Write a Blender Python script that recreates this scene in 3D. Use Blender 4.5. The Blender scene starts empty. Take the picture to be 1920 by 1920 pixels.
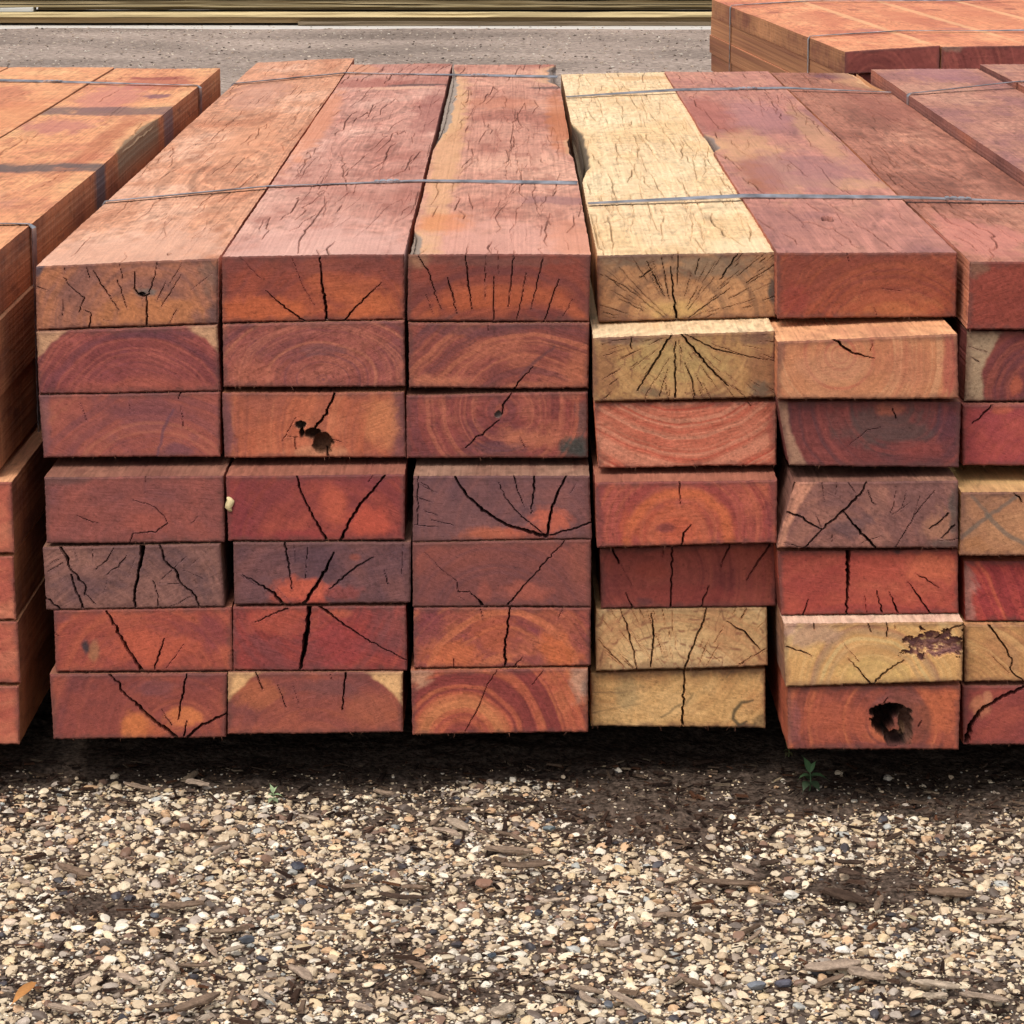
import bpy, math, random
import numpy as np

# ------------------------------------------------------------------ camera, light, exposure
sc = bpy.context.scene
COL = bpy.data.collections.new('yard'); sc.collection.children.link(COL)
R = math.radians
F = 5300.0; CY = 514.0; PITCH = R(9.0)
CAM = np.array([0.0, -3.055, 1.06])
cd = bpy.data.cameras.new('camera'); cam = bpy.data.objects.new('camera', cd); COL.objects.link(cam)
cam.location = CAM; cam.rotation_euler = (R(90) - PITCH, 0, 0)
cd.sensor_width = 36; cd.lens = 36 * F / 1920; cd.shift_y = (CY - 960) / 1920.0
cd.clip_start = 0.05; cd.clip_end = 3000
sc.camera = cam

w = bpy.data.worlds.new('World'); sc.world = w; w.use_nodes = True
nt = w.node_tree; bg = nt.nodes['Background']
sky = nt.nodes.new('ShaderNodeTexSky'); sky.sky_type = 'NISHITA'; sky.sun_disc = False
SUN_EL, SUN_AZ = R(60), R(-150)       # azimuth from +Y : high, behind the camera and to the left, veiled
sky.sun_elevation = SUN_EL; sky.sun_rotation = SUN_AZ
sky.air_density = 1.0; sky.dust_density = 4.0; sky.ozone_density = 1.0
hs = nt.nodes.new('ShaderNodeHueSaturation'); hs.inputs['Saturation'].default_value = 0.3
nt.links.new(sky.outputs[0], hs.inputs['Color']); nt.links.new(hs.outputs[0], bg.inputs[0])
bg.inputs[1].default_value = 0.15
sd = bpy.data.lights.new('sun', 'SUN'); sd.energy = 1.3; sd.angle = R(25); sd.color = (1, .93, .84)
so = bpy.data.objects.new('sun', sd); COL.objects.link(so)
so.rotation_euler = (-(math.pi / 2 - SUN_EL), 0, -SUN_AZ)
so.location = (0, 0, 8)
from mathutils import Vector
sdir = Vector((math.sin(SUN_AZ) * math.cos(SUN_EL), math.cos(SUN_AZ) * math.cos(SUN_EL), math.sin(SUN_EL)))
so.rotation_euler = sdir.to_track_quat('Z', 'Y').to_euler()
sc.view_settings.view_transform = 'Standard'; sc.view_settings.look = 'None'
sc.view_settings.gamma = 1; sc.view_settings.exposure = 0.35

# ------------------------------------------------------------------ maths helpers
_fw = np.array([0, math.cos(PITCH), -math.sin(PITCH)]); _up = np.array([0, math.sin(PITCH), math.cos(PITCH)])
def ray(px, py):
    return np.array([(px - 960) / F, 0, 0]) + _up * (CY - py) / F + _fw
def on_y(px, py, Y):
    d = ray(px, py); return CAM + d * ((Y - CAM[1]) / d[1])
def on_z(px, py, Z=0.0):
    d = ray(px, py); return CAM + d * ((Z - CAM[2]) / d[2])
def proj(x, y, z):
    dx, dy, dz = x - CAM[0], y - CAM[1], z - CAM[2]
    dep = dy * _fw[1] + dz * _fw[2]
    return 960 + F * dx / dep, CY - F * (dy * _up[1] + dz * _up[2]) / dep

rng = np.random.RandomState(7)
_T = np.random.RandomState(11).rand(64 * 64 * 64).astype(np.float32)
def vn(x, y, z=0.0):
    x, y, z = np.broadcast_arrays(np.asarray(x, float), np.asarray(y, float), np.asarray(z, float))
    xi, yi, zi = np.floor(x), np.floor(y), np.floor(z)
    fx, fy, fz = x - xi, y - yi, z - zi
    fx = fx * fx * (3 - 2 * fx); fy = fy * fy * (3 - 2 * fy); fz = fz * fz * (3 - 2 * fz)
    xi = xi.astype(np.int64); yi = yi.astype(np.int64); zi = zi.astype(np.int64)
    def g(a, b, c): return _T[((xi + a) & 63) * 4096 + ((yi + b) & 63) * 64 + ((zi + c) & 63)]
    def lx(b, c): return g(0, b, c) * (1 - fx) + g(1, b, c) * fx
    return (lx(0, 0) * (1 - fy) + lx(1, 0) * fy) * (1 - fz) + (lx(0, 1) * (1 - fy) + lx(1, 1) * fy) * fz
def fbm(x, y, z=0.0, o=4):
    s = 0; a = .5; t = 0
    for i in range(o):
        s = s + a * vn(x * 2 ** i + 17.3 * i, y * 2 ** i + 5.1 * i, z); t += a; a *= .55
    return s / t
def ss(a, b, x):
    t = np.clip((x - a) / (b - a), 0, 1); return t * t * (3 - 2 * t)
def soft(c):
    c = np.asarray(c, float); rd = max(0, min(1, (c[0] - c[1] - 55) / 40)); c = c * (1 - .09 * rd) + c.mean() * .075 * rd * np.array([1, 1.08, .9]); m = max(0, min(1, (c.max() - 150) / 60)) * max(0, min(1, (c[0] - c[2] - 60) / 50)); return c * (1 - .10 * m) + np.array([0, 4, 7]) * m
def lin(c):
    c = np.asarray(c, float) / 255.0
    return np.where(c <= .04045, c / 12.92, ((c + .055) / 1.055) ** 2.4)
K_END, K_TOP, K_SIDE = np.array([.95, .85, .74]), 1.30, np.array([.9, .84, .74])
def mixc(C, c, m):
    return C * (1 - m[..., None]) + np.asarray(c) * m[..., None]

def mesh_from(name, V, faces_quads, C=None, mat=None, extra=None, smooth=False):
    """V (n,3); faces_quads (m,k) array; extra list of ngon index arrays"""
    me = bpy.data.meshes.new(name)
    V = np.asarray(V, np.float32); Q = np.asarray(faces_quads, np.int32)
    k = Q.shape[1]
    ext = extra or []
    li = np.concatenate([Q.ravel()] + [np.asarray(e, np.int32) for e in ext])
    tot = np.concatenate([np.full(len(Q), k, np.int32)] + [np.array([len(e)], np.int32) for e in ext])
    st = np.concatenate([[0], np.cumsum(tot)[:-1]]).astype(np.int32)
    me.vertices.add(len(V)); me.vertices.foreach_set('co', V.ravel())
    me.loops.add(len(li)); me.loops.foreach_set('vertex_index', li)
    me.polygons.add(len(tot)); me.polygons.foreach_set('loop_start', st)
    try: me.polygons.foreach_set('loop_total', tot)
    except Exception: pass
    if C is not None:
        a = me.color_attributes.new('Col', 'FLOAT_COLOR', 'POINT')
        C4 = np.ones((len(V), 4), np.float32); C4[:, :3] = np.clip(C, 0, 1)
        a.data.foreach_set('color', C4.ravel())
    me.polygons.foreach_set('use_smooth', np.full(len(tot), smooth, bool))
    me.update(calc_edges=True); me.validate()
    if mat: me.materials.append(mat)
    return me
def link(name, me, parent=None, loc=(0, 0, 0), rz=0.0):
    o = bpy.data.objects.new(name, me); COL.objects.link(o)
    o.location = loc; o.rotation_euler = (0, 0, rz)
    if parent: o.parent = parent
    return o
def tag(o, label=None, cat=None, group=None, kind=None):
    if label: o['label'] = label
    if cat: o['category'] = cat
    if group: o['group'] = group
    if kind: o['kind'] = kind
    return o

# ------------------------------------------------------------------ materials
def mat_attr(name, rough=.8, nscale=900, namp=.14, bump=.25, bdist=.0006, spec=.25, stretch=(1, 1, 1)):
    m = bpy.data.materials.new(name); m.use_nodes = True; t = m.node_tree; N = t.nodes; L = t.links
    b = N['Principled BSDF']; b.inputs['Roughness'].default_value = rough
    b.inputs['Specular IOR Level'].default_value = spec
    at = N.new('ShaderNodeVertexColor'); at.layer_name = 'Col'
    tc = N.new('ShaderNodeTexCoord'); mp = N.new('ShaderNodeMapping'); mp.inputs['Scale'].default_value = stretch
    L.new(tc.outputs['Object'], mp.inputs[0])
    no = N.new('ShaderNodeTexNoise'); no.inputs['Scale'].default_value = nscale; no.inputs['Detail'].default_value = 3
    L.new(mp.outputs[0], no.inputs['Vector'])
    mr = N.new('ShaderNodeMapRange'); mr.inputs[1].default_value = .25; mr.inputs[2].default_value = .75
    mr.inputs[3].default_value = 1 - namp; mr.inputs[4].default_value = 1 + namp
    L.new(no.outputs[0], mr.inputs[0])
    mx = N.new('ShaderNodeMix'); mx.data_type = 'RGBA'; mx.blend_type = 'MULTIPLY'; mx.inputs[0].default_value = 1
    L.new(at.outputs[0], mx.inputs[6]); L.new(mr.outputs[0], mx.inputs[7]); L.new(mx.outputs[2], b.inputs['Base Color'])
    bp = N.new('ShaderNodeBump'); bp.inputs['Strength'].default_value = bump; bp.inputs['Distance'].default_value = bdist
    L.new(no.outputs[0], bp.inputs['Height']); L.new(bp.outputs[0], b.inputs['Normal'])
    return m
M_WOOD = mat_attr('hardwood', .78, 700, .13, .5, .0008, .22, (1, .35, 1))
M_PINE = mat_attr('pine', .8, 60, .1, .3, .002, .2, (.08, 1, 1))
M_STONE = mat_attr('stone', .55, 500, .12, .3, .0006, .4)
M_CHIP = mat_attr('bark', .9, 350, .3, .8, .0012, .1)
M_LEAF = mat_attr('leaf', .55, 300, .15, .3, .0005, .4)
def mat_metal():
    m = bpy.data.materials.new('steel'); m.use_nodes = True; t = m.node_tree; b = t.nodes['Principled BSDF']
    b.inputs['Metallic'].default_value = .85; b.inputs['Roughness'].default_value = .38
    n = t.nodes.new('ShaderNodeTexNoise'); n.inputs['Scale'].default_value = 40; n.inputs['Detail'].default_value = 4
    tc = t.nodes.new('ShaderNodeTexCoord'); t.links.new(tc.outputs['Object'], n.inputs['Vector'])
    cr = t.nodes.new('ShaderNodeValToRGB'); cr.color_ramp.elements[0].position = .35; cr.color_ramp.elements[1].position = .7
    cr.color_ramp.elements[0].color = (.20, .19, .20, 1); cr.color_ramp.elements[1].color = (.62, .61, .64, 1)
    t.links.new(n.outputs[0], cr.inputs[0]); t.links.new(cr.outputs[0], b.inputs['Base Color'])
    return m
M_STEEL = mat_metal()

# ------------------------------------------------------------------ ground (one sheet) and what lies on it
def axis(lo, a, b, hi, st):
    fine = np.arange(a, b + st / 2, st)
    def out(e, far):
        n = 14; return e + np.sign(far - e) * (np.geomspace(st * 3, abs(far - e), n))
    return np.concatenate([np.sort(out(a, lo)), fine, np.sort(out(b, hi))])
gx = axis(-400, -.75, .75, 400, .006); gy = axis(-300, -.9, .25, 900, .006)
GX, GY = np.meshgrid(gx, gy)
def ground_h(x, y):
    near = ss(-1.3, -1.0, y) * (1 - ss(.3, .8, y)) * (1 - ss(.9, 1.3, np.abs(x)))
    h = (fbm(x * 9, y * 9, 3.3, 3) - .5) * .018 + (fbm(x * 60, y * 60, 8.1, 4) - .5) * .010
    # low crumbs of bark and soil heaped along the foot of the packs
    return h * near
GZ = ground_h(GX, GY)
n1 = len(gx); n2 = len(gy)
idx = np.arange(n1 * n2).reshape(n2, n1)
Q = np.stack([idx[:-1, :-1], idx[:-1, 1:], idx[1:, 1:], idx[1:, :-1]], -1).reshape(-1, 4)
def mat_ground():
    m = bpy.data.materials.new('yard ground'); m.use_nodes = True; t = m.node_tree; N = t.nodes; L = t.links
    b = N['Principled BSDF']; b.inputs['Roughness'].default_value = .95; b.inputs['Specular IOR Level'].default_value = .1
    tc = N.new('ShaderNodeTexCoord')
    n = N.new('ShaderNodeTexNoise'); n.inputs['Scale'].default_value = 170; n.inputs['Detail'].default_value = 6
    L.new(tc.outputs['Object'], n.inputs['Vector'])
    soil = N.new('ShaderNodeValToRGB'); e = soil.color_ramp.elements
    e[0].position = .35; e[0].color = (.034, .024, .018, 1); e[1].position = .72; e[1].color = (.165, .118, .090, 1)
    L.new(n.outputs[0], soil.inputs[0])
    # far: compacted pale road base
    n2_ = N.new('ShaderNodeTexNoise'); n2_.inputs['Scale'].default_value = 30; n2_.inputs['Detail'].default_value = 7; n2_.inputs['Roughness'].default_value = .75
    L.new(tc.outputs['Object'], n2_.inputs['Vector'])
    far = N.new('ShaderNodeValToRGB'); e = far.color_ramp.elements
    e[0].position = .34; e[0].color = (.14, .105, .083, 1); e[1].position = .66; e[1].color = (.52, .42, .35, 1)
    x = far.color_ramp.elements.new(.5); x.color = (.31, .24, .198, 1)
    L.new(n2_.outputs[0], far.inputs[0])
    n3 = N.new('ShaderNodeTexNoise'); n3.inputs['Scale'].default_value = 1.7; n3.inputs['Detail'].default_value = 5
    mp3 = N.new('ShaderNodeMapping'); mp3.inputs['Scale'].default_value = (.6, 1.0, 1)
    L.new(tc.outputs['Object'], mp3.inputs[0]); L.new(mp3.outputs[0], n3.inputs['Vector'])
    r3 = N.new('ShaderNodeMapRange'); r3.inputs[1].default_value = .3; r3.inputs[2].default_value = .7; r3.inputs[3].default_value = .62; r3.inputs[4].default_value = 1.22
    L.new(n3.outputs[0], r3.inputs[0])
    mm = N.new('ShaderNodeMix'); mm.data_type = 'RGBA'; mm.blend_type = 'MULTIPLY'; mm.inputs[0].default_value = 1
    L.new(far.outputs[0], mm.inputs[6]); L.new(r3.outputs[0], mm.inputs[7])
    sp = N.new('ShaderNodeSeparateXYZ'); L.new(tc.outputs['Object'], sp.inputs[0])
    mr = N.new('ShaderNodeMapRange'); mr.inputs[1].default_value = 2.0; mr.inputs[2].default_value = 2.8
    L.new(sp.outputs[1], mr.inputs[0])
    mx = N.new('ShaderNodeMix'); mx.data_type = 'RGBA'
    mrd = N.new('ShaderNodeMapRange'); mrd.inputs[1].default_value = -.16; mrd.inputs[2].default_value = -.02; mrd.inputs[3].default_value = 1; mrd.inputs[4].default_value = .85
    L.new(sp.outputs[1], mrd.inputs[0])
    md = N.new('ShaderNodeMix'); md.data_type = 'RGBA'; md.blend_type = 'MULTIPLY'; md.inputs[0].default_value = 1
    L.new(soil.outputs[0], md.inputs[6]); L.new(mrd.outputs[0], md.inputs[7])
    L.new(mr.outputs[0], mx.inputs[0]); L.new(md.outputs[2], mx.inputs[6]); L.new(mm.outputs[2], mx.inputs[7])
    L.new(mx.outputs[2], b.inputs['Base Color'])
    bp = N.new('ShaderNodeBump'); bp.inputs['Strength'].default_value = .8; bp.inputs['Distance'].default_value = .004
    L.new(n.outputs[0], bp.inputs['Height']); L.new(bp.outputs[0], b.inputs['Normal'])
    return m
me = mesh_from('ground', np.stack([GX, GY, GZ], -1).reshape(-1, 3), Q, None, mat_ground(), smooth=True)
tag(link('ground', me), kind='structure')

# base shapes for stones
def ico(sub):
    import bmesh
    bm = bmesh.new(); bmesh.ops.create_icosphere(bm, subdivisions=sub, radius=1)
    V = np.array([v.co[:] for v in bm.verts]); Fc = np.array([[v.index for v in f.verts] for f in bm.faces]); bm.free()
    return V, Fc
IC1, IC2 = ico(1), ico(2)
def stone_shapes(base, n, seed):
    r = np.random.RandomState(seed); out = []
    V, Fc = base
    for i in range(n):
        W = V.copy()
        for k in range(7):          # flatten facets
            d = r.randn(3); d /= np.linalg.norm(d); c = r.uniform(.5, .88)
            s = W @ d; W -= np.outer(np.maximum(s - c, 0), d)
        W *= r.uniform(.92, 1.08, (len(W), 1))
        out.append(W)
    return out, Fc
def scatter(shapes, Fc, pos, size, cols, rs, flat=(.38, .72)):
    n = len(pos); k = len(shapes[0]); S = np.stack(shapes)[rs.randint(0, len(shapes), n)]
    sc3 = np.stack([size * rs.uniform(.85, 1.45, n), size * rs.uniform(.75, 1.05, n), size * rs.uniform(flat[0], flat[1], n)], -1)
    P = S * sc3[:, None, :]
    a = rs.uniform(-.5, .5, n); ca, sa = np.cos(a)[:, None], np.sin(a)[:, None]
    x, z = P[..., 0] * ca - P[..., 2] * sa, P[..., 0] * sa + P[..., 2] * ca; P = np.stack([x, P[..., 1], z], -1)
    a = rs.uniform(0, 6.28, n); ca, sa = np.cos(a)[:, None], np.sin(a)[:, None]
    x, y = P[..., 0] * ca - P[..., 1] * sa, P[..., 0] * sa + P[..., 1] * ca; P = np.stack([x, y, P[..., 2]], -1)
    P = P + pos[:, None, :]
    Fa = (Fc[None] + (np.arange(n) * k)[:, None, None]).reshape(-1, 3)
    C = np.repeat(cols, k, 0)
    return P.reshape(-1, 3), Fa, C
STONE_COLS = lin([[236, 214, 178], [224, 198, 160], [206, 178, 142], [242, 228, 204], [214, 170, 124], [190, 172, 154],
                  [160, 140, 120], [112, 96, 84], [72, 68, 72], [142, 108, 86], [230, 200, 152], [182, 182, 174]])
STONE_P = np.array([.2, .17, .12, .12, .06, .07, .06, .05, .025, .045, .06, .02]); STONE_P /= STONE_P.sum()
BARE = [(1215, 1530, 150, 42, 1.7), (200, 1705, 100, 22, 1.3), (1600, 1672, 120, 26, 1.4), (1420, 1640, 60, 16, .9), (330, 1760, 70, 18, .6),
        (640, 1425, 2600, 24, 1.0), (1180, 1470, 170, 25, .9), (1750, 1500, 230, 45, .7), (1330, 1600, 100, 30, .7),
        (1000, 1590, 130, 25, .5), (1620, 1850, 130, 20, .6), (1860, 1560, 130, 40, .4), (430, 1830, 120, 40, .3), (900, 1800, 160, 60, .25)]
def cover(x, y):
    px, py = proj(x, y, 0.0); c = np.ones_like(x)
    for bx, by, rx, ry, s in BARE:
        q = ((px - bx) / rx) ** 2 + ((py - by) / ry) ** 2
        c = c - s * np.exp(-q * .8)
    yb = y + .055 * ss(.25, .42, x) + (fbm(x * 9, 0, 5.5, 3) - .5) * .09
    c = c * (1 - ss(-.055, .0, yb))
    c = c - .68 * ss(.42, .70, fbm(x * 7, y * 12, 1.2, 4))
    return np.clip(c, .015, 1)
sh2, F2 = stone_shapes(IC2, 14, 3); sh1, F1 = stone_shapes(IC1, 10, 5)
Vs, Fs, Cs, off = [], [], [], 0
def add_stones(n, smin, smax, dense, shp, Fc, x0, x1, y0, y1, seed, lift, thr=1.0, grid=None):
    global off
    r = np.random.RandomState(seed)
    x = r.uniform(x0, x1, n); y = r.uniform(y0, y1, n)
    keep = r.rand(n) < cover(x, y) ** dense * thr; x = x[keep]; y = y[keep]; m = len(x)
    s = smin * (smax / smin) ** (r.rand(m) ** 1.7)
    if grid:                         # drop stones that fall on another
        cell = {}; ok = np.ones(m, bool); o = np.argsort(-s)
        for i in o:
            a, b = int(x[i] // .012), int(y[i] // .012); bad = False
            for da in (-1, 0, 1):
                for db in (-1, 0, 1):
                    for (u, v, t) in cell.get((a + da, b + db), ()):
                        if (u - x[i]) ** 2 + (v - y[i]) ** 2 < (grid * (t + s[i])) ** 2: bad = True
            if bad: ok[i] = False
            else: cell.setdefault((a, b), []).append((x[i], y[i], s[i]))
        x, y, s = x[ok], y[ok], s[ok]; m = len(x)
    c = STONE_COLS[r.choice(len(STONE_COLS), m, p=STONE_P)] * r.uniform(.70, 1.12, (m, 1)) / 1.12; c = c * .86 + c.mean(1, keepdims=True) * .14 * np.array([1.04, 1, .95])
    pos = np.stack([x, y, ground_h(x, y) + s * lift], -1)
    V, Fa, C = scatter(shp, Fc, pos, s, c, r)
    # clay clinging to the lower half of each stone
    Vs.append(V); Fs.append(Fa + off); Cs.append(C); off += len(V)
add_stones(38000, .0027, .0074, 1.15, sh2, F2, -.72, .72, -.80, .03, 1, .16, 1, .86)
add_stones(60000, .0012, .0027, .6, sh1, F1, -.72, .72, -.80, .03, 2, .45)
add_stones(15000, .0032, .0065, .8, sh1, F1, -1.9, -.72, -1.2, -.03, 3, .3)
add_stones(15000, .0032, .0065, .8, sh1, F1, .72, 1.9, -1.2, -.03, 4, .3)
me = mesh_from('gravel', np.concatenate(Vs), np.concatenate(Fs), np.concatenate(Cs), M_STONE, smooth=False)
tag(link('gravel', me), 'cream and tan river pebbles strewn over dark soil in front of the stacks', 'gravel', kind='stuff')

# litter : flecks of bark, straw bits and crumbs between the stones
def litter():
    r = np.random.RandomState(21); n = 22000
    x = r.uniform(-.72, .72, n); y = r.uniform(-.8, .05, n)
    keep = r.rand(n) < np.clip(1.25 - cover(x, y), .12, 1); x = x[keep]; y = y[keep]; n = len(x)
    l = .0016 * 5 ** (r.rand(n) ** 2.2); wd = l * r.uniform(.12, .4, n); th = wd * .4
    a = r.uniform(0, 3.14, n); t = r.uniform(-.25, .25, n)
    base = np.array([[-1, -1, -1], [1, -.7, -1], [1, .6, -1], [-1, 1, -1], [-.8, -.7, 1], [.9, -.5, 1], [.8, .5, 1], [-1, .6, 1]], float)
    P = base[None] * np.stack([l, wd, th], -1)[:, None, :]
    P[..., 2] += P[..., 0] * np.sin(t)[:, None]
    ca, sa = np.cos(a)[:, None], np.sin(a)[:, None]
    P = np.stack([P[..., 0] * ca - P[..., 1] * sa, P[..., 0] * sa + P[..., 1] * ca, P[..., 2]], -1)
    P += np.stack([x, y, ground_h(x, y) + .0025 + r.rand(n) * .002], -1)[:, None, :]
    q = np.array([[0, 3, 2, 1], [4, 5, 6, 7], [0, 1, 5, 4], [1, 2, 6, 5], [2, 3, 7, 6], [3, 0, 4, 7]])
    Fa = (q[None] + (np.arange(n) * 8)[:, None, None]).reshape(-1, 4)
    cs = lin([[72, 54, 44], [52, 38, 32], [110, 90, 74], [136, 118, 98], [96, 64, 46], [190, 168, 134]])
    big_ = r.rand(n) < .06; Pm = P[big_].mean(1, keepdims=True); P[big_] = (P[big_] - Pm) * np.array([1.7, 1.7, 1.3]) + Pm + np.array([0, 0, .004])
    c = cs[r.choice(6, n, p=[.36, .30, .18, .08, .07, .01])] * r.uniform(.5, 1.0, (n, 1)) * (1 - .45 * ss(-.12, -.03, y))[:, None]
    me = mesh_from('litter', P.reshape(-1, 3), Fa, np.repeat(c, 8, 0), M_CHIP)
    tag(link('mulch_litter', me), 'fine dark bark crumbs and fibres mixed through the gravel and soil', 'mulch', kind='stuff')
litter()
# loose stones on the far road base
def far_grit():
    r = np.random.RandomState(5); n = 16000
    y = 2.6 + 12.2 * r.rand(n) ** .8; x = r.uniform(-1, 1, n) * (1.0 + .22 * y)
    s = .003 * 3.2 ** (r.rand(n) ** 1.5)
    cs = lin([[214, 196, 176], [186, 164, 144], [120, 104, 92], [90, 76, 66], [224, 212, 196]])
    c = cs[r.choice(5, n, p=[.3, .3, .18, .12, .1])] * r.uniform(.7, 1.05, (n, 1)) / 1.25
    V, Fa, C = scatter(sh1, F1, np.stack([x, y, s * .2], -1), s, c, r)
    me = mesh_from('grit', V, Fa, C, M_STONE)
    tag(link('road_grit', me), 'loose grit scattered over the pale yard road behind the stacks', 'grit', kind='stuff')
far_grit()

# ------------------------------------------------------------------ timber builder
def jag(pts, amp, step, r):
    out = []
    for i in range(len(pts) - 1):
        a = np.array(pts[i], float); b = np.array(pts[i + 1], float)
        n = max(1, int(np.hypot(*(b[:2] - a[:2])) / step)); d = b[:2] - a[:2]; L_ = np.hypot(*d) + 1e-9
        nrm = np.array([-d[1], d[0]]) / L_
        for k in range(n):
            t = k / n; p = a + (b - a) * t
            if k or i: p[:2] += nrm * r.randn() * amp
            out.append(p)
    out.append(np.array(pts[-1], float)); return out
def stamp(X, Y, W, pts, soft=.9):
    """X,Y coordinate arrays; W max-accumulated weight; pts rows (x,y,width)"""
    for i in range(len(pts) - 1):
        ax, ay, aw = pts[i]; bx, by, bw = pts[i + 1]
        m = max(aw, bw) / 2 + soft + 1
        sel = (X > min(ax, bx) - m) & (X < max(ax, bx) + m) & (Y > min(ay, by) - m) & (Y < max(ay, by) + m)
        if not sel.any(): continue
        x, y = X[sel], Y[sel]; dx, dy = bx - ax, by - ay; q = dx * dx + dy * dy + 1e-9
        t = np.clip(((x - ax) * dx + (y - ay) * dy) / q, 0, 1)
        d = np.hypot(x - ax - t * dx, y - ay - t * dy); wf = aw + (bw - aw) * t; ww = wf / 2
        amp = np.clip((wf + .15) / 3.0, .08, 1)
        W[sel] = np.maximum(W[sel], amp * (1 - ss(ww * .42 - soft * .15, ww * .86 + soft * .62, d)))

def end_look(PX, PY, S, seed, W, fine=True):
    """colour (seen value) and depth of an end face, from photo-pixel coordinates"""
    r = np.random.RandomState(seed); z = seed * 1.37
    base = lin(soft(S['base'])) ; acc = lin(soft(S.get('acc', np.clip(np.array(S['base']) * [1.28, 1.3, 1.05], 0, 255))))
    drk = lin(S.get('drk', np.array(S['base']) * [.76, .74, .74]))
    C = np.broadcast_to(base, PX.shape + (3,)).copy()
    big = fbm(PX / 75, PY / 55, z, 4)
    C = mixc(C, acc, ss(.50, .72, big) * S.get('bl', .55)); C = mixc(C, drk, ss(.50, .30, big) * S.get('bd', .6))
    cx, cy = S['c']; wx = (fbm(PX / 120, PY / 120, z + 9, 3) - .5)
    rr = np.hypot(PX - cx, (PY - cy) * S.get('asp', 1.0)) * (1 + wx * .13) + wx * 8 + (vn(PX / 13, PY / 13, z + 8) - .5) * 2.2
    sp = S.get('sp', 16.0)
    band = vn(rr / sp * 1.1, z, 1.5) * .42 + vn(rr / sp * 2.7, z + 3, .5) * .36 + vn(rr / sp * 5.5, z + 5, .5) * .22
    ra = S.get('ra', .5)
    C = mixc(C, acc, ss(.52, .66, band) * min(1, ra * 1.4)); C = mixc(C, drk, ss(.48, .34, band) * min(1, ra * 1.4))
    fine_r = np.sin(rr / sp * 6.28 * 2.1 + wx * 12); tw = fbm(PX / 26, PY / 26, z + 15, 3)
    lines = vn(rr / 3.4, np.arctan2(PY - cy, PX - cx) * 3, z + 11) * .6 + vn(rr / 6.5, np.arctan2(PY - cy, PX - cx) * 2.2, z + 12) * .4
    C *= (1 + .05 * ra * fine_r + (.42 * (.35 + ra) * (lines - .5)) * ss(.3, .62, tw) * 1.3)[..., None]
    lines0 = vn(rr / 5.0, 1.5, z + 11)
    for (bx, by, rx, ry, col, st) in S.get('blobs', ()):
        q = np.sqrt(((PX - bx) / rx) ** 2 + ((PY - by) / ry) ** 2) + (fbm(PX / 22, PY / 22, z + bx, 4) - .5) * 1.1 + (band - .5) * 1.0 + (lines0 - .5) * .25
        C = mixc(C, lin(soft(col)), ss(1.15, .45, q) * st)
    for (ax, ay, ar, aw, col, st) in S.get('arcs', ()):
        q = np.abs(np.hypot(PX - ax, PY - ay) * (1 + wx * .3) + (vn(PX / 30, PY / 30, z) - .5) * 8 - ar) / aw
        C = mixc(C, lin(soft(col)), ss(1.1, .2, q) * st * ss(.25, .5, fbm(PX / 40, PY / 40, z + ar, 2)))
    for (jx, jy, rx, ry, cols) in S.get('pocket', ()):
        q = np.sqrt(((PX - jx) / rx) ** 2 + ((PY - jy) / ry) ** 2) + (fbm(PX / 16, PY / 12, z + 31, 5) - .5) * 2.6
        m = ss(1.0, .9, q); t = fbm(PX / 9, PY / 6, z + 33, 4); cc = np.broadcast_to(lin(cols[0]), C.shape)
        cc = mixc(cc, lin(cols[1]), ss(.5, .56, t)); cc = mixc(cc, lin(cols[2]), ss(.62, .67, t)); C = C * (1 - m[..., None]) + cc * m[..., None]
        S = dict(S, _pk=m * (.004 + .006 * t))
    if 'sap' in S:
        scx, scy, sr, scol = S['sap']
        q = np.hypot(PX - scx, PY - scy) + (fbm(PX / 25, PY / 25, z + 2, 3) - .5) * 14
        C = mixc(C, lin(scol), ss(sr - 3, sr + 5, q) * .92)
    if 'check' in S:          # little squarish checks along rings and rays
        th = np.arctan2(PY - cy, PX - cx); g1 = np.abs(np.sin(rr / 8.0 + (vn(th * 9, rr / 40, z) - .5) * 4)); g2 = np.abs(np.sin(th * 40 + (vn(rr / 18, th * 4, z + 1) - .5) * 4))
        m = np.maximum(ss(.42, .12, g1) * ss(.35, .6, vn(th * 22, rr / 9, z + 2)), ss(.32, .08, g2) * .8 * ss(.3, .6, vn(rr / 14, th * 30, z + 4))) * ss(.38, .5, fbm(PX / 34, PY / 34, z + 5, 3)) * S.get('cks', .7)
        C = mixc(C, lin(S['check']), m * .75)
    # bandsaw streaks and dust
    a = S.get('saw', r.uniform(-.5, .5)); u = PX * math.cos(a) + PY * math.sin(a); v = -PX * math.sin(a) + PY * math.cos(a)
    C *= (1 + .045 * (fbm(u / 40, v / 2.6, z + 4, 2) - .5) * 2 + .26 * (fbm(PX / 4.5, PY / 4.5, z, 2) - .5) * 2)[..., None]
    C *= (1 - .30 * ss(.68, .80, fbm(PX / 5, PY / 3.4, z + 6, 2)))[..., None]
    D = S.get('_pk', np.zeros_like(PX)) * 1.0
    cr = list(S.get('cracks', ()))
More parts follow.
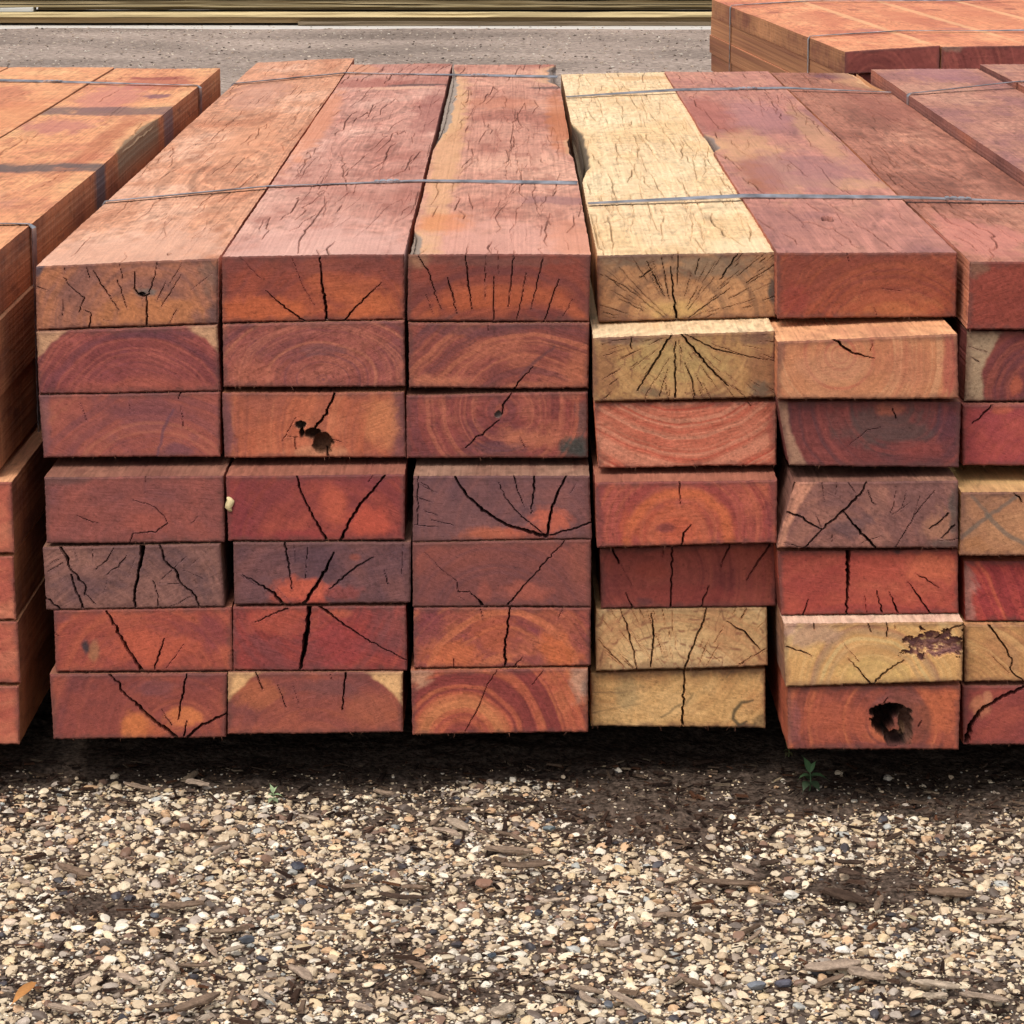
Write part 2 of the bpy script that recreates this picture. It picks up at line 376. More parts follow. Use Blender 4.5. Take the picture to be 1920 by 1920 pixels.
    for k in range(int(S.get('rad', 0) * .7)):
        for _ in range(12):
            tx, ty = W['px'][0] + r.rand() * (W['px'][1] - W['px'][0]), W['py'][0] + r.rand() * (W['py'][1] - W['py'][0])
            d = math.hypot(tx - cx, ty - cy)
            if d > 25: break
        l = r.uniform(12, 60); f1, f2 = (d + l / 2) / d, max(.1, (d - l / 2) / d)
        cr.append([(cx + (tx - cx) * f1, cy + (ty - cy) * f1, .3), (cx + (tx - cx) * .5 * (f1 + f2), cy + (ty - cy) * .5 * (f1 + f2), r.uniform(.5, 1.3)), (cx + (tx - cx) * f2, cy + (ty - cy) * f2, .3)])
    for c in cr:
        Wt = np.zeros_like(PX); p = [(q[0], q[1], q[2]) for q in c]
        jp = jag(p, .5 + .13 * min(4, max(q[2] for q in p)), 5.5, r)
        jp = [(a_, b_, max(.15, w_ * r.uniform(.6, 1.05))) for a_, b_, w_ in jp]; stamp(PX, PY, Wt, jp, .8); mw = max(q[2] for q in p)
        D = np.maximum(D, Wt * min(.045, .003 + mw * .0035))
        H = np.zeros_like(PX); stamp(PX, PY, H, [(q[0], q[1], q[2] + 4) for q in p], 5)
        C = mixc(C, drk, H * .30); C *= (1 - (.5 if mw < 1.6 else .66) * Wt)[..., None]
    for (hx, hy, rx, ry, dep, col) in S.get('holes', ()):
        q = np.sqrt(((PX - hx) / rx) ** 2 + ((PY - hy) / ry) ** 2) + (fbm(PX / 9, PY / 9, z + hx, 3) - .5) * .7
        m = ss(1.05, .85, q); D = np.maximum(D, m * dep * (1 - .35 * np.clip(q, 0, 1)))
        C = mixc(C, lin(col), ss(1.25, .9, q) * .92)
    for (pts, col, st) in S.get('marks', ()):
        Wt = np.zeros_like(PX); stamp(PX, PY, Wt, jag(pts, 1.0, 8, r), 2.2)
        C = mixc(C, lin(col), Wt * st)
    for k in range(S.get('scr', 5)):     # pale handling scratches
        x0 = W['px'][0] + r.rand() * (W['px'][1] - W['px'][0]); y0 = W['py'][0] + r.rand() * 120; a = r.uniform(-1.2, 1.2); l = r.uniform(8, 45)
        Wt = np.zeros_like(PX); stamp(PX, PY, Wt, jag([(x0, y0, .2), (x0 + l * math.cos(a), y0 + l * math.sin(a), .2)], .5, 8, r), .8)
        C = mixc(C, lin([205, 150, 130]), Wt * .22)
    # weathered rim
    e = W['edge'] + (fbm(PX / 14, PY / 14, z + 7, 3) - .5) * 16
    C = mixc(C, lin(S.get('rim', [86, 54, 46])), ss(13, -1, e) * S.get('rims', .62))
    D = D + (fbm(PX / 30, PY / 30, z + 3, 3) - .5) * .0016 + (vn(u / 30, v / 2.4, z) - .5) * .0002
    return C, D

def long_look(x, y, z, T, seed, side):
    """colour of a sawn long face. x,z mm in the section, y metres from the front"""
    s = seed * 2.11; ym = y * 1000
    base = lin(T['base']); a1 = lin(T.get('acc', np.clip(np.array(T['base']) * [1.12, 1.2, 1.2], 0, 255))); a2 = lin(T.get('drk', np.array(T['base']) * [.82, .76, .80]))
    C = np.broadcast_to(base, x.shape + (3,)).copy(); q = z if side else x
    b = fbm(q / 85, ym / 210, s, 5); C = mixc(C, a1, ss(.5, .72, b) * .75); C = mixc(C, a2, ss(.48, .27, b) * .8)
    f = fbm(q / 95 + .5 * fbm(q / 40, ym / 90, s + 1, 2), ym / 330, s + 4, 3)
    if not side: C *= (1 + .12 * np.sin(f * 95) * ss(.3, .6, fbm(q / 60, ym / 200, s + 12, 2)))[..., None]
    if side: C *= (1 + .34 * (fbm(q / 50, ym / 5, s + 2, 3) - .5) + .22 * (vn(q / 30, ym / 2.2, s) - .5))[..., None]
    else: C *= (1 + .50 * (fbm(q / 1.9, ym / 95, s + 2, 3) - .5) + .34 * (fbm(q / 45, ym / 9.0, s + 6, 3) - .5) + .30 * (fbm(q / 7, ym / 26, s + 16, 3) - .5))[..., None]
    C *= (1 - .24 * ss(.62, .74, fbm(q / 5.5, ym / 16, s + 22, 2)))[..., None]
    p = fbm(q / 18, ym / 60, s + 8, 4); C = mixc(C, a2 * .9, ss(.60, .74, p) * .55)
    for (u0, t0, ru, rt, st) in T.get('eyes', ()):
        if side: break
        d = np.hypot((x - u0) / ru, (y - t0) / rt) * (1 + (fbm(x / 50, ym / 150, s + 41, 3) - .5) * .5)
        g_ = vn(d * 7, s, .5) * .6 + vn(d * 15, s, 3.5) * .4
        C *= (1 + st * (g_ - .5) * ss(3.2, 1.6, d) * ss(.25, .55, fbm(x / 30, ym / 60, s + 43, 3)))[..., None]
    for (u0, t0, ru, rt, col, st) in T.get('blobs', ()):     # u across in mm, t along in m
        d = np.sqrt(((x - u0) / ru) ** 2 + ((y - t0) / rt) ** 2) + (fbm(x / 16, ym / 45, s + u0, 4) - .5) * 1.1
        C = mixc(C, lin(col), ss(1.15, .5, d) * st)
    for (t0, t1, col, st) in T.get('bands', ()):
        d = np.minimum(y - t0, t1 - y) + (fbm(x / 30, ym / 25, s + 3, 4) - .5) * .05
        C = mixc(C, lin(col), ss(-.012, .02, d) * st * ss(.15, .55, fbm(x / 24, ym / 40, s + 13, 4) + .15))
    return C

TIMBERS = {}
def timber(key, quad, y0, L, S, T, label, group, dense=True, top=False, yaw=0.0, world=False, tint=None, step=.9, name='timber_sleeper', extra_y=0.0):
    """quad : TL,TR,BR,BL in photo pixels on the plane y0 (or world x,z when world)"""
    seed = (sum(ord(c) * (i + 3) * 7 for i, c in enumerate(key)) % 900) + 1
    r = np.random.RandomState(seed)
    if world: W4 = np.array(quad, float)
    else: W4 = np.array([on_y(px, py, y0)[[0, 2]] for px, py in quad])
    return _timber(key, seed, r, W4, y0, L, S, T, label, group, dense, top, yaw, step, name)
def _timber(key, seed, r, W4, y0, L, S, T, label, group, dense, top, yaw, step, name):
    TL, TR, BR, BL = W4
    wmm = (TR[0] - TL[0]) * 1000; hmm = (TL[1] - BL[1]) * 1000
    st = step if dense else 6.0
    nu = int(max(8, wmm / st)); nv = int(max(5, hmm / st))
    uu, vv = np.meshgrid(np.linspace(0, 1, nu + 1), np.linspace(0, 1, nv + 1))
    X = (TL[0] * (1 - uu) + TR[0] * uu) * (1 - vv) + (BL[0] * (1 - uu) + BR[0] * uu) * vv
    Z = (TL[1] * (1 - uu) + TR[1] * uu) * (1 - vv) + (BL[1] * (1 - uu) + BR[1] * uu) * vv
    # uneven sawn edges
    eu = np.minimum(uu, 1 - uu) * wmm; ev = np.minimum(vv, 1 - vv) * hmm
    X += ((fbm(Z * 16, uu * 2, seed, 2) - .5) * .0012 + (vn(Z * 400, uu * 2, seed) - .5) * .0006) * ss(12, 0, eu) * np.where(uu < .5, 1, -1)
    Z += ((fbm(X * 9, vv * 2, seed + 3, 2) - .5) * .0014 + (vn(X * 400, vv * 2, seed + 3) - .5) * .0007) * ss(12, 0, ev) * np.where(vv < .5, -1, 1)
    PX, PY = proj(X, y0, Z)
    edge = np.minimum(eu, ev) * 1.7
    cx0, cz0 = (BL[0] + BR[0]) / 2, (BL[1] + BR[1]) / 2
    if S is not None:
        C, D = end_look(PX, PY, S, seed, dict(px=(PX.min(), PX.max()), py=(PY.min(), PY.max()), edge=edge))
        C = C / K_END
    else:
        C = long_look((X - TL[0]) * 1000, np.full_like(X, .5), (Z - BL[1]) * 1000, T, seed, False) / K_END * .45; D = np.zeros_like(X)
    in_e = np.minimum(eu, ev)
    D = D + .0014 * ss(1.6, 0, in_e) * (.5 + vn(PX / 9, PY / 9, seed))
    if 'wedge' in (S or {}):     # corner of the end broken or sloping back
        for (wx, wy, rw, dep) in S['wedge']:
            D = D + dep * ss(rw, 0, np.hypot(PX - wx, PY - wy))
    # perimeter loop
    g = np.arange((nu + 1) * (nv + 1)).reshape(nv + 1, nu + 1)
    loop = np.concatenate([g[0, :], g[1:, -1], g[-1, -2::-1], g[-2:0:-1, 0]])
    P = len(loop)
    ox, oz = X.ravel()[loop], Z.ravel()[loop]; ou, ov = uu.ravel()[loop], vv.ravel()[loop]
    if top: ys = np.concatenate([[.0036], np.arange(.008, L, .0062), [L]])
    elif dense: ys = np.concatenate([[.0036], np.arange(.009, .17, .006), [.2, .3, .6, 1.2, L]])
    else: ys = np.concatenate([[.002], np.linspace(.02, L, 60)]) if T.get('long') else np.array([.002, .1, .5, 1.2, L])
    YY, OX = np.meshgrid(ys, ox, indexing='ij'); OZ = np.broadcast_to(oz, YY.shape).copy(); OU = np.broadcast_to(ou, YY.shape); OV = np.broadcast_to(ov, YY.shape)
    istop = np.broadcast_to(np.arange(P) <= nu, YY.shape)
    xm = (OX - TL[0]) * 1000; zm = (OZ - BL[1]) * 1000
    isside = (OU < 1e-6) | (OU > 1 - 1e-6)
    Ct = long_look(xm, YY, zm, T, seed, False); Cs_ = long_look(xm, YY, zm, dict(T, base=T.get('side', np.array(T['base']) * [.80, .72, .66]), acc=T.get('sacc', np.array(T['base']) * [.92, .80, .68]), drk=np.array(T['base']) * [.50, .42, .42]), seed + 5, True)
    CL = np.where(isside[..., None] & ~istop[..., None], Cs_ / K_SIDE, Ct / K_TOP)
    # edges of the piece wander a little; wane drops away
    el = (fbm(YY * 4, 0, seed + .5, 3) - .5) * .0022; er = (fbm(YY * 4, 0, seed + 7.5, 3) - .5) * .0022
    el += (vn(YY * 90, 0, seed) - .5) * .0009; er += (vn(YY * 90, 0, seed + 2) - .5) * .0009
    fade = ss(0, .03, YY)
    NX = OX + (el * (1 - OU) + er * OU) * fade
    NZ = OZ + ((fbm(YY * 3, OU * 2, seed + 1, 2) - .5) * .002 * fade if top else 0)
    for (sd_, t0, t1, wd, drop, col) in T.get('wane', ()):
        env = ss(t0, t0 + (t1 - t0) * .3, YY) * ss(t1, t1 - (t1 - t0) * .3, YY)
        wv = wd * env * (.65 + .7 * fbm(YY * 22, 0, seed + t0, 4))
        dist = xm if sd_ == 'L' else (wmm - xm)
        k = ss(1.0, .0, dist / np.maximum(wv, .01)) * (env > .02)
        rough = (fbm(xm / 9, YY * 60, seed + 2.2, 3) - .5) * .006
        NZ = np.where(istop, NZ - k * drop + rough * k, NZ)
        sgn = 1 if sd_ == 'L' else -1
        onside = (OU < 1e-6) if sd_ == 'L' else (OU > 1 - 1e-6)
        NX = np.where(onside, NX + sgn * env * wd * .00035 * (1 - OV * .8), NX)
        m = ss(0, .15, k) * istop + (onside & ~istop) * ss(0, .3, env) * ss(.9, .3, OV)
        halo = istop * ss(2.6, 1.1, dist / np.maximum(wv, .01)) * (env > .05)
        CL = mixc(CL, lin(T.get('halo', [226, 176, 124])) / K_TOP, halo * .4)
        CL = mixc(CL, lin(col) / K_TOP, m * .9)
    if top:
        W_ = np.zeros((len(ys), nu + 1)); gxm = xm[:, :nu + 1]; gym = YY[:, :nu + 1] * 200     # 5 mm unit along
        (pa, _), (pb, _) = proj(TL[0], y0, TL[1]), proj(TR[0], y0, TR[1])
        for c in (S or {}).get('cracks', ()):       # end splits that run over the arris on to the top
            if c[0][1] < 497 and c[0][2] > .7:
                u0 = (c[0][0] - pa) / (pb - pa) * wmm; l = r.uniform(.02, .09)
                stamp(gxm, gym, W_, jag([(u0, 0, c[0][2] * .9), (u0 + r.uniform(-6, 6), l * 120, c[0][2] * .7), (u0 + r.uniform(-10, 10), l * 200, .2)], 1.2, 4, r), .7)
        n = int(T.get('nc', 70) * 1.2)
        for c in T.get('cr', ()):
            stamp(gxm, gym, W_, jag([(a, b * 200, w_) for a, b, w_ in c], 2.0, 7, r), .8)
        for k in range(n):
            x0 = r.uniform(6, wmm - 6); t0 = r.uniform(0, L); cx_ = x0; pts = []
            nseg = r.randint(2, 11); wd = (.35 + 1.7 * r.rand() ** 2.0) * T.get('cw', 1.0); jogs = T.get('jog', 5) * .7
            slant = r.randn() * 1.6 + T.get('slant', 0) * .8
            for q in range(nseg + 1):
                pts.append((np.clip(cx_, 2, wmm - 2), (t0 + q * r.uniform(.018, .04)) * 200, wd * (1 - abs(q / nseg - .5))))
                cx_ += r.randn() * jogs + slant; t0 += .010
            stamp(gxm, gym, W_, pts, .75)
        NZ[:, :nu + 1] -= W_ * .0045
        CL[:, :nu + 1] *= (1 - .80 * W_)[..., None]
        for (hx, ht, hr) in T.get('pits', ()):
            d = np.hypot((xm - hx) / hr, (YY * 1000 - ht * 1000) / (hr * 2.8)) + (fbm(xm / 5, YY * 100, seed, 2) - .5) * .5
            m = ss(1, .7, d) * istop; NZ -= m * .02; CL *= (1 - .9 * m)[..., None]
    else:
        # cross-cut checks carried on from the end
        pass
    V0 = np.stack([X, D + .0, Z], -1).reshape(-1, 3)
    V1 = np.stack([NX, YY, NZ], -1).reshape(-1, 3)
    n0 = len(V0)
    V = np.concatenate([V0, V1]); CC = np.concatenate([C.reshape(-1, 3), CL.reshape(-1, 3)])
    V[:, 0] -= cx0; V[:, 2] -= cz0
    Qe = np.stack([g[:-1, :-1], g[1:, :-1], g[1:, 1:], g[:-1, 1:]], -1).reshape(-1, 4)
    rings = [loop] + [n0 + k * P + np.arange(P) for k in range(len(ys))]
    Rg = np.stack(rings); Rn = np.roll(Rg, -1, 1)
    Qr = np.stack([Rg[:-1], Rn[:-1], Rn[1:], Rg[1:]], -1).reshape(-1, 4)
    allq = [Qe, Qr]
    # torn fibres along the lower edge of the end
    if dense and S is not None:
        nf = S.get('fuzz', 16) // 2; fv, fq, fc = [], [], []; b0 = len(V)
        for k in range(nf):
            t = r.rand(); x = BL[0] + (BR[0] - BL[0]) * t - cx0; z_ = BL[1] + (BR[1] - BL[1]) * t - cz0 + .0008
            l = .0008 + .0045 * r.rand() ** 2; a = r.uniform(-.9, .9); ww = r.uniform(.00012, .0003)
            e = np.array([x + l * math.sin(a), -r.uniform(0, .0015), z_ - l * math.cos(a)])
            fv += [[x - ww, .001, z_], [x + ww, .001, z_], [e[0] + ww * .3, e[1], e[2]], [e[0] - ww * .3, e[1], e[2]]]
            i = b0 + 4 * k; fq.append([i, i + 3, i + 2, i + 1]); fc += [lin([130, 84, 66])] * 4
        if nf: V = np.concatenate([V, fv]); CC = np.concatenate([CC, fc]); allq.append(np.array(fq))
    me = mesh_from(name, V, np.concatenate(allq), CC, M_WOOD, extra=[rings[-1][::-1]])
    o = link(name, me, None, (cx0, y0, cz0), yaw)
    tag(o, label, 'timber sleeper', group)
    TIMBERS[key] = dict(W4=W4, y0=y0, L=L, o=o)
    return o

# ------------------------------------------------------------------ the sleepers of the two main packs
# each: corners of the sawn end in the photograph (TL,TR,BR,BL), distance of that end from the common plane, look, label
PK = (205, 146, 128); G1 = 'sleepers of the red pack left of centre'; G2 = 'sleepers of the mixed pack right of centre'
SPEC = {}
def S_(key, quad, y0, label, **k): SPEC[key] = (quad, y0, label, k)
S_('a1', [(67,500),(409,484),(408,607),(68,619)], 0, 'orange-brown top sleeper of the first red column, cracks fanning from a small knot',
   base=(163,98,70), acc=(196,112,66), drk=(122,78,66), c=(272,612), sp=20, ra=.35, blobs=[(285,590,110,38,(206,116,62),.75),(70,505,16,16,(70,62,66),.9),(408,600,22,40,(86,62,58),.7),(268,550,22,10,(110,98,86),.8),(400,520,26,40,(120,88,70),.6)],
   cracks=[[(274,555,1),(275,575,3),(275,613,3)],[(252,510,1.2),(254,540,2.4),(259,551,3)],[(259,551,3),(270,557,3),(281,550,2)],[(297,487,.6),(290,520,1.4),(279,548,1.8)],[(175,508,.8),(192,536,2.2),(222,580,.9)],[(162,500,.8),(168,520,1.6)],[(225,495,.8),(229,522,1.4)],[(120,500,1.5),(122,514,1)],[(119,520,.8),(135,540,1.4),(158,558,1.6),(148,586,1.4)],[(160,582,1),(171,586,1.6),(167,617,2.4)],[(340,514,.6),(320,548,1.2),(303,575,.8)],[(332,580,1),(318,606,.8)],[(118,562,.8),(117,592,1)],[(220,525,1),(232,560,1.6),(238,578,.6)]],
   holes=[(266,551,7,4,.01,(70,60,56))], rad=12, edge=1)
S_('b1', [(416,482),(758,477),(758,599),(417,605)], 0, 'top sleeper of the second column with one broad black crack from top to bottom edge',
   base=(146,66,46), acc=(200,92,50), drk=(112,56,48), c=(625,640), sp=26, ra=.3, blobs=[(500,580,95,26,(204,90,46),.85),(690,572,62,34,(204,94,48),.85),(648,540,70,30,(196,90,48),.6),(600,492,190,22,(122,62,50),.7)],
   arcs=[(620,690,130,24,(206,92,46),.7),(620,690,90,14,(130,64,52),.7)], cracks=[[(600,482,2),(603,525,3.5),(608,560,6),(614,604,6)],[(498,545,.6),(535,578,3),(573,603,3)],[(715,530,.6),(665,578,2.6),(645,601,2.8)],[(546,482,.7),(570,540,.8),(590,572,.5)],[(450,482,.6),(488,522,.9)]])
S_('c1', [(766,478),(1108,477),(1105,603),(764,602)], 0, 'red sleeper with a row of upright cracks across its end and a grey bark edge',
   base=(134,62,46), acc=(186,84,46), drk=(104,58,50), c=(935,745), sp=34, ra=.55, blobs=[(925,560,130,26,(192,84,42),.7),(780,482,30,22,(168,120,84),.6),(1000,590,60,12,(100,48,44),.5),(930,490,150,12,(112,70,58),.6)],
   arcs=[(935,760,222,18,(176,80,46),.8),(935,760,262,12,(104,52,46),.7)], cracks=[[(784,480,1.6),(805,512,2),(820,562,1.2),(828,580,.5)],[(839,520,1),(846,545,2.4),(857,588,.7)],[(873,480,1.8),(878,530,2.6),(885,580,.8)],[(911,480,1),(909,560,.8)],[(926,520,1.4),(925,602,2)],[(963,480,1.8),(958,530,1.8),(952,577,.8)],[(987,512,.9),(978,560,1.6),(970,602,1.2)],[(1019,480,1.4),(1010,520,1.8),(995,582,.7)],[(1048,524,1.2),(1035,560,2),(1020,603,1.2)],[(1074,562,.6),(1056,592,.9)],[(934,478,.9),(935,515,.6)],[(798,552,.8),(812,588,.7)]])
S_('a2', [(68,622),(407,610),(413,733),(73,739)], -.004, 'wine-red sleeper with cream sapwood in both upper corners of its end',
   base=(128,60,54), acc=(172,84,64), drk=(104,54,54), c=(262,770), asp=1.25, sp=15, ra=.5, bl=.3, sap=(246,806,219,(190,138,98)), blobs=[(270,730,150,24,(164,78,58),.6),(310,625,110,12,(96,54,56),.6)])
S_('b2', [(417,607),(758,603),(760,725),(419,726)], -.004, 'red sleeper in the second column with arched rings and no crack, second from the top',
   base=(146,74,60), acc=(182,98,70), drk=(116,62,58), c=(606,712), asp=1.5, sp=15, ra=.6, bl=.4, blobs=[(610,655,60,14,(112,68,62),.6),(480,700,60,30,(172,88,62),.6)])
S_('c2', [(766,604),(1105,605),(1103,728),(767,727)], -.004, 'second sleeper down in the third red column, slanting streaks and a short bottom crack',
   base=(138,68,54), acc=(186,96,64), drk=(110,58,52), c=(1000,900), asp=.9, sp=15, ra=.55, blobs=[(820,715,70,16,(198,104,68),.8),(1085,690,28,40,(188,98,64),.7),(900,620,130,12,(100,58,56),.6)],
   marks=[([(1040,650,5),(1000,680,9),(975,708,5)],(92,56,54),.6)], cracks=[[(1000,688,.6),(978,710,2),(965,728,2.4)],[(914,606,1),(915,622,.6)]])
S_('a3', [(73,741),(413,734),(413,857),(82,858)], -.004, 'dusty red sleeper above the dark gap, blotched orange with a purple slanting streak',
   base=(152,76,60), acc=(194,104,72), drk=(116,64,62), c=(290,960), sp=22, ra=.4, bl=.7, marks=[([(325,768,5),(308,800,8),(294,856,5)],(100,62,66),.7)], cracks=[[(339,736,2.4),(335,748,1)],[(340,762,.5),(343,800,1.2)],[(243,738,.8),(244,776,.6)],[(150,755,.5),(163,790,.8)]],
   blobs=[(330,845,40,14,(96,60,66),.6),(78,790,20,70,(108,72,72),.6)])
S_('b3', [(417,737),(758,735),(760,858),(421,858)], -.004, 'orange sleeper with a round black knot hole and a crack running up from it',
   base=(186,90,56), acc=(222,118,72), drk=(140,74,56), c=(800,830), asp=1, sp=22, ra=.4, blobs=[(750,800,24,90,(110,64,62),.8),(425,800,18,90,(104,62,64),.8),(480,750,70,20,(150,78,58),.5),(600,850,60,16,(214,136,88),.6),(715,790,40,60,(222,122,68),.7)],
   cracks=[[(627,737,4),(612,776,4.5),(588,806,4.5)],[(555,783,.5),(543,805,1),(530,826,.7)],[(553,822,1),(555,842,1.4)],[(535,818,1),(562,821,1)],[(612,845,4),(616,856,6)],[(622,824,1.5),(640,829,.6)]],
   holes=[(605,830,19,18,.026,(92,58,38)),(587,812,16,9,.03,(96,62,42)),(564,797,11,8,.02,(92,72,58)),(566,812,4,9,.02,(70,44,32))])
S_('c3', [(762,743),(1102,735),(1103,858),(762,858)], -.004, 'dark red sleeper with a small pit and a grey-green stain in its lower right corner',
   base=(132,62,52), acc=(184,96,66), drk=(104,54,52), c=(940,770), sp=18, ra=.4, blobs=[(1000,822,70,26,(190,100,66),.8),(1085,838,42,26,(62,62,54),.95),(925,840,60,14,(92,56,56),.7),(1092,790,16,40,(92,70,62),.7)],
   cracks=[[(960,736,1.4),(944,760,3),(941,778,2.2)],[(936,788,1.6),(905,814,2.6),(893,820,2),(873,840,1.6)],[(975,820,.5),(985,840,1.2)]], holes=[(934,777,7,6,.006,(92,78,68))])
S_('a4', [(83,895),(419,893),(421,1017),(87,1019)], -.05, 'dull mauve-red sleeper with a thin hooked crack, just under the dark gap at the left',
   base=(128,68,58), acc=(160,78,60), drk=(108,62,58), c=(270,1060), sp=30, ra=.15, bl=.35, blobs=[(275,975,70,26,(160,76,58),.6),(110,900,60,12,(92,64,56),.5)],
   cracks=[[(250,938,.8),(290,950,1),(308,968,1.4),(314,982,1.2)],[(314,982,1.2),(292,997,1.6),(249,1001,1.8),(243,1019,1.2)],[(145,967,.6),(168,977,1.4),(186,982,.6)],[(273,895,.8),(272,925,.5)],[(372,968,.5),(358,982,1)]])
S_('b4', [(423,893),(758,890),(758,1012),(428,1015)], -.05, 'crimson sleeper with two long cracks meeting in a V at the bottom',
   base=(138,58,48), acc=(178,74,52), drk=(114,50,50), c=(624,1030), sp=26, ra=.3, blobs=[(628,945,30,44,(208,86,54),.8),(690,975,55,34,(206,78,50),.8),(440,960,30,60,(128,48,52),.5),(560,1005,80,14,(140,46,48),.5)],
   cracks=[[(556,892,3),(560,912,3.4),(578,952,3.5),(600,990,5),(612,1014,6)],[(722,892,4),(702,915,4),(676,945,4.5),(652,985,6),(638,1013,6)],[(700,890,1),(690,905,1)],[(668,960,.6),(660,975,.6)]])
S_('c4', [(775,893),(1105,893),(1110,1010),(773,1015)], -.05, 'grey-purple sleeper with a wide curved crack sweeping down to a glowing orange heart',
   base=(112,70,64), acc=(140,82,70), drk=(94,62,62), c=(1022,1010), sp=30, ra=.25, blobs=[(1030,975,42,26,(204,92,62),.95),(925,1003,75,18,(196,92,58),.85),(990,1000,60,16,(190,84,56),.6)],
   cracks=[[(853,893,3),(858,905,5),(875,928,5),(905,958,7),(950,985,7),(1000,1000,8),(1024,1006,10)],[(1062,893,3),(1048,920,5),(1034,955,6),(1027,1002,6)],[(1015,998,2.4),(975,965,2),(948,935,1.6),(935,905,.8)],[(1002,893,3.5),(1000,945,2.6),(995,965,1)],[(1027,1005,3),(1070,993,3.4),(1110,980,2.6)],[(963,893,2.4),(970,920,1.8),(983,950,.7)],[(784,893,2),(783,985,1)],[(790,905,.8),(805,915,1.2)],[(810,975,.7),(850,985,1)],[(795,957,.8),(820,966,1)]], rad=6)
S_('a5', [(80,1027),(413,1020),(421,1137),(87,1143)], -.052, 'weathered grey-brown sleeper split by three crooked black cracks',
   base=(120,78,66), acc=(144,94,76), drk=(94,64,60), c=(180,1200), sp=30, ra=.25, blobs=[(150,1100,50,30,(98,66,62),.6)], rad=14,
   cracks=[[(113,1026,5),(126,1048,7),(130,1065,4),(150,1086,4),(162,1102,2.4),(158,1116,1.2)],[(134,1078,3),(138,1098,3.4),(148,1118,3.6),(155,1140,5)],[(266,1022,12),(267,1045,9),(260,1078,5),(252,1110,5),(254,1138,4)],[(299,1022,4),(308,1050,4),(331,1072,4.5),(337,1094,3.6),(358,1108,4),(370,1125,3),(374,1138,2)],[(214,1027,.8),(200,1050,1.6),(180,1068,.8)],[(238,1042,.8),(222,1062,1.6),(200,1078,.8)],[(287,1090,2),(297,1118,1),(296,1137,1)],[(84,1118,2),(112,1142,4)],[(90,1072,.5),(118,1055,1.2)],[(92,1058,.6),(112,1048,1)],[(335,1095,1),(300,1094,.6)],[(345,1070,.5),(380,1085,.8)],[(160,1114,1.2),(178,1132,1.8)],[(195,1110,.5),(200,1090,.7)]])
S_('b5', [(437,1017),(770,1017),(770,1130),(440,1134)], -.052, 'purple-brown sleeper with a small orange half disc at its bottom edge',
   base=(102,64,60), acc=(124,74,64), drk=(86,58,60), c=(563,1150), sp=30, ra=.2, blobs=[(560,1108,58,24,(206,84,54),.95),(665,1045,12,8,(160,76,56),.6),(640,1112,40,16,(150,64,54),.6),(560,1128,60,10,(190,72,50),.7)],
   cracks=[[(455,1078,.8),(488,1096,2.4),(508,1110,6),(530,1132,9)],[(626,1036,1.6),(612,1065,5),(595,1095,7),(570,1132,8)],[(534,1018,3.4),(540,1052,3),(547,1105,1)],[(577,1018,1.2),(573,1085,1)],[(700,1045,1),(668,1062,2.8),(640,1086,2.4),(618,1104,1)],[(720,1068,.8),(728,1096,1.4)],[(756,1022,.8),(752,1080,.8)]], rad=6)
S_('c5', [(773,1018),(1108,1013),(1109,1138),(774,1137)], -.052, 'mauve-brown sleeper with one straight diagonal hairline crack rising to the right',
   base=(122,66,56), acc=(150,76,58), drk=(104,60,56), c=(930,1170), asp=1.1, sp=20, ra=.4, bl=.3, blobs=[(985,1110,46,20,(186,86,60),.6),(908,1108,14,20,(158,76,58),.6),(1085,1060,24,60,(140,74,56),.5)],
   cracks=[[(1058,1015,1.2),(1010,1068,1.8),(985,1095,1.6),(952,1134,3.4)],[(795,1035,.4),(820,1060,.8),(858,1092,1)],[(858,1092,1.4),(859,1110,1.4)],[(859,1110,1.6),(880,1110,1.4),(900,1127,2.2)],[(898,1125,5),(904,1134,6)],[(860,1118,.6),(870,1125,.6)]])
S_('a6', [(100,1146),(433,1138),(436,1258),(105,1260)], -.052, 'bright red sleeper with a long slanting crack and a small dark knot at left',
   base=(150,66,50), acc=(190,86,54), drk=(118,54,50), c=(275,1300), sp=26, ra=.4, blobs=[(280,1210,90,44,(206,86,52),.75),(400,1180,44,40,(124,56,54),.7),(160,1212,10,17,(58,46,46),.95),(176,1222,12,24,(150,100,66),.7),(110,1160,40,14,(110,60,56),.6)],
   cracks=[[(199,1146,3),(208,1160,5),(224,1190,6),(246,1228,8),(266,1260,9)],[(308,1197,1),(300,1222,3),(290,1255,2.2)],[(345,1208,.6),(312,1252,.9)],[(100,1185,1),(110,1192,1)]], scr=14)
S_('b6', [(437,1138),(760,1138),(763,1257),(437,1257)], -.052, 'crimson-brown sleeper with a very wide black split down its middle',
   base=(142,56,48), acc=(180,72,50), drk=(112,56,52), c=(575,1120), sp=28, ra=.35, blobs=[(520,1165,60,30,(186,76,50),.6),(640,1200,50,50,(166,56,50),.5),(745,1170,40,60,(118,64,58),.6),(640,1150,26,10,(200,90,58),.7)],
   cracks=[[(580,1138,11),(577,1170,12),(573,1210,11),(564,1245,7),(562,1256,6)],[(598,1138,4),(612,1146,6),(640,1168,4),(690,1200,2),(763,1238,1)],[(540,1142,3),(510,1152,1.6),(478,1166,1)]], scr=14)
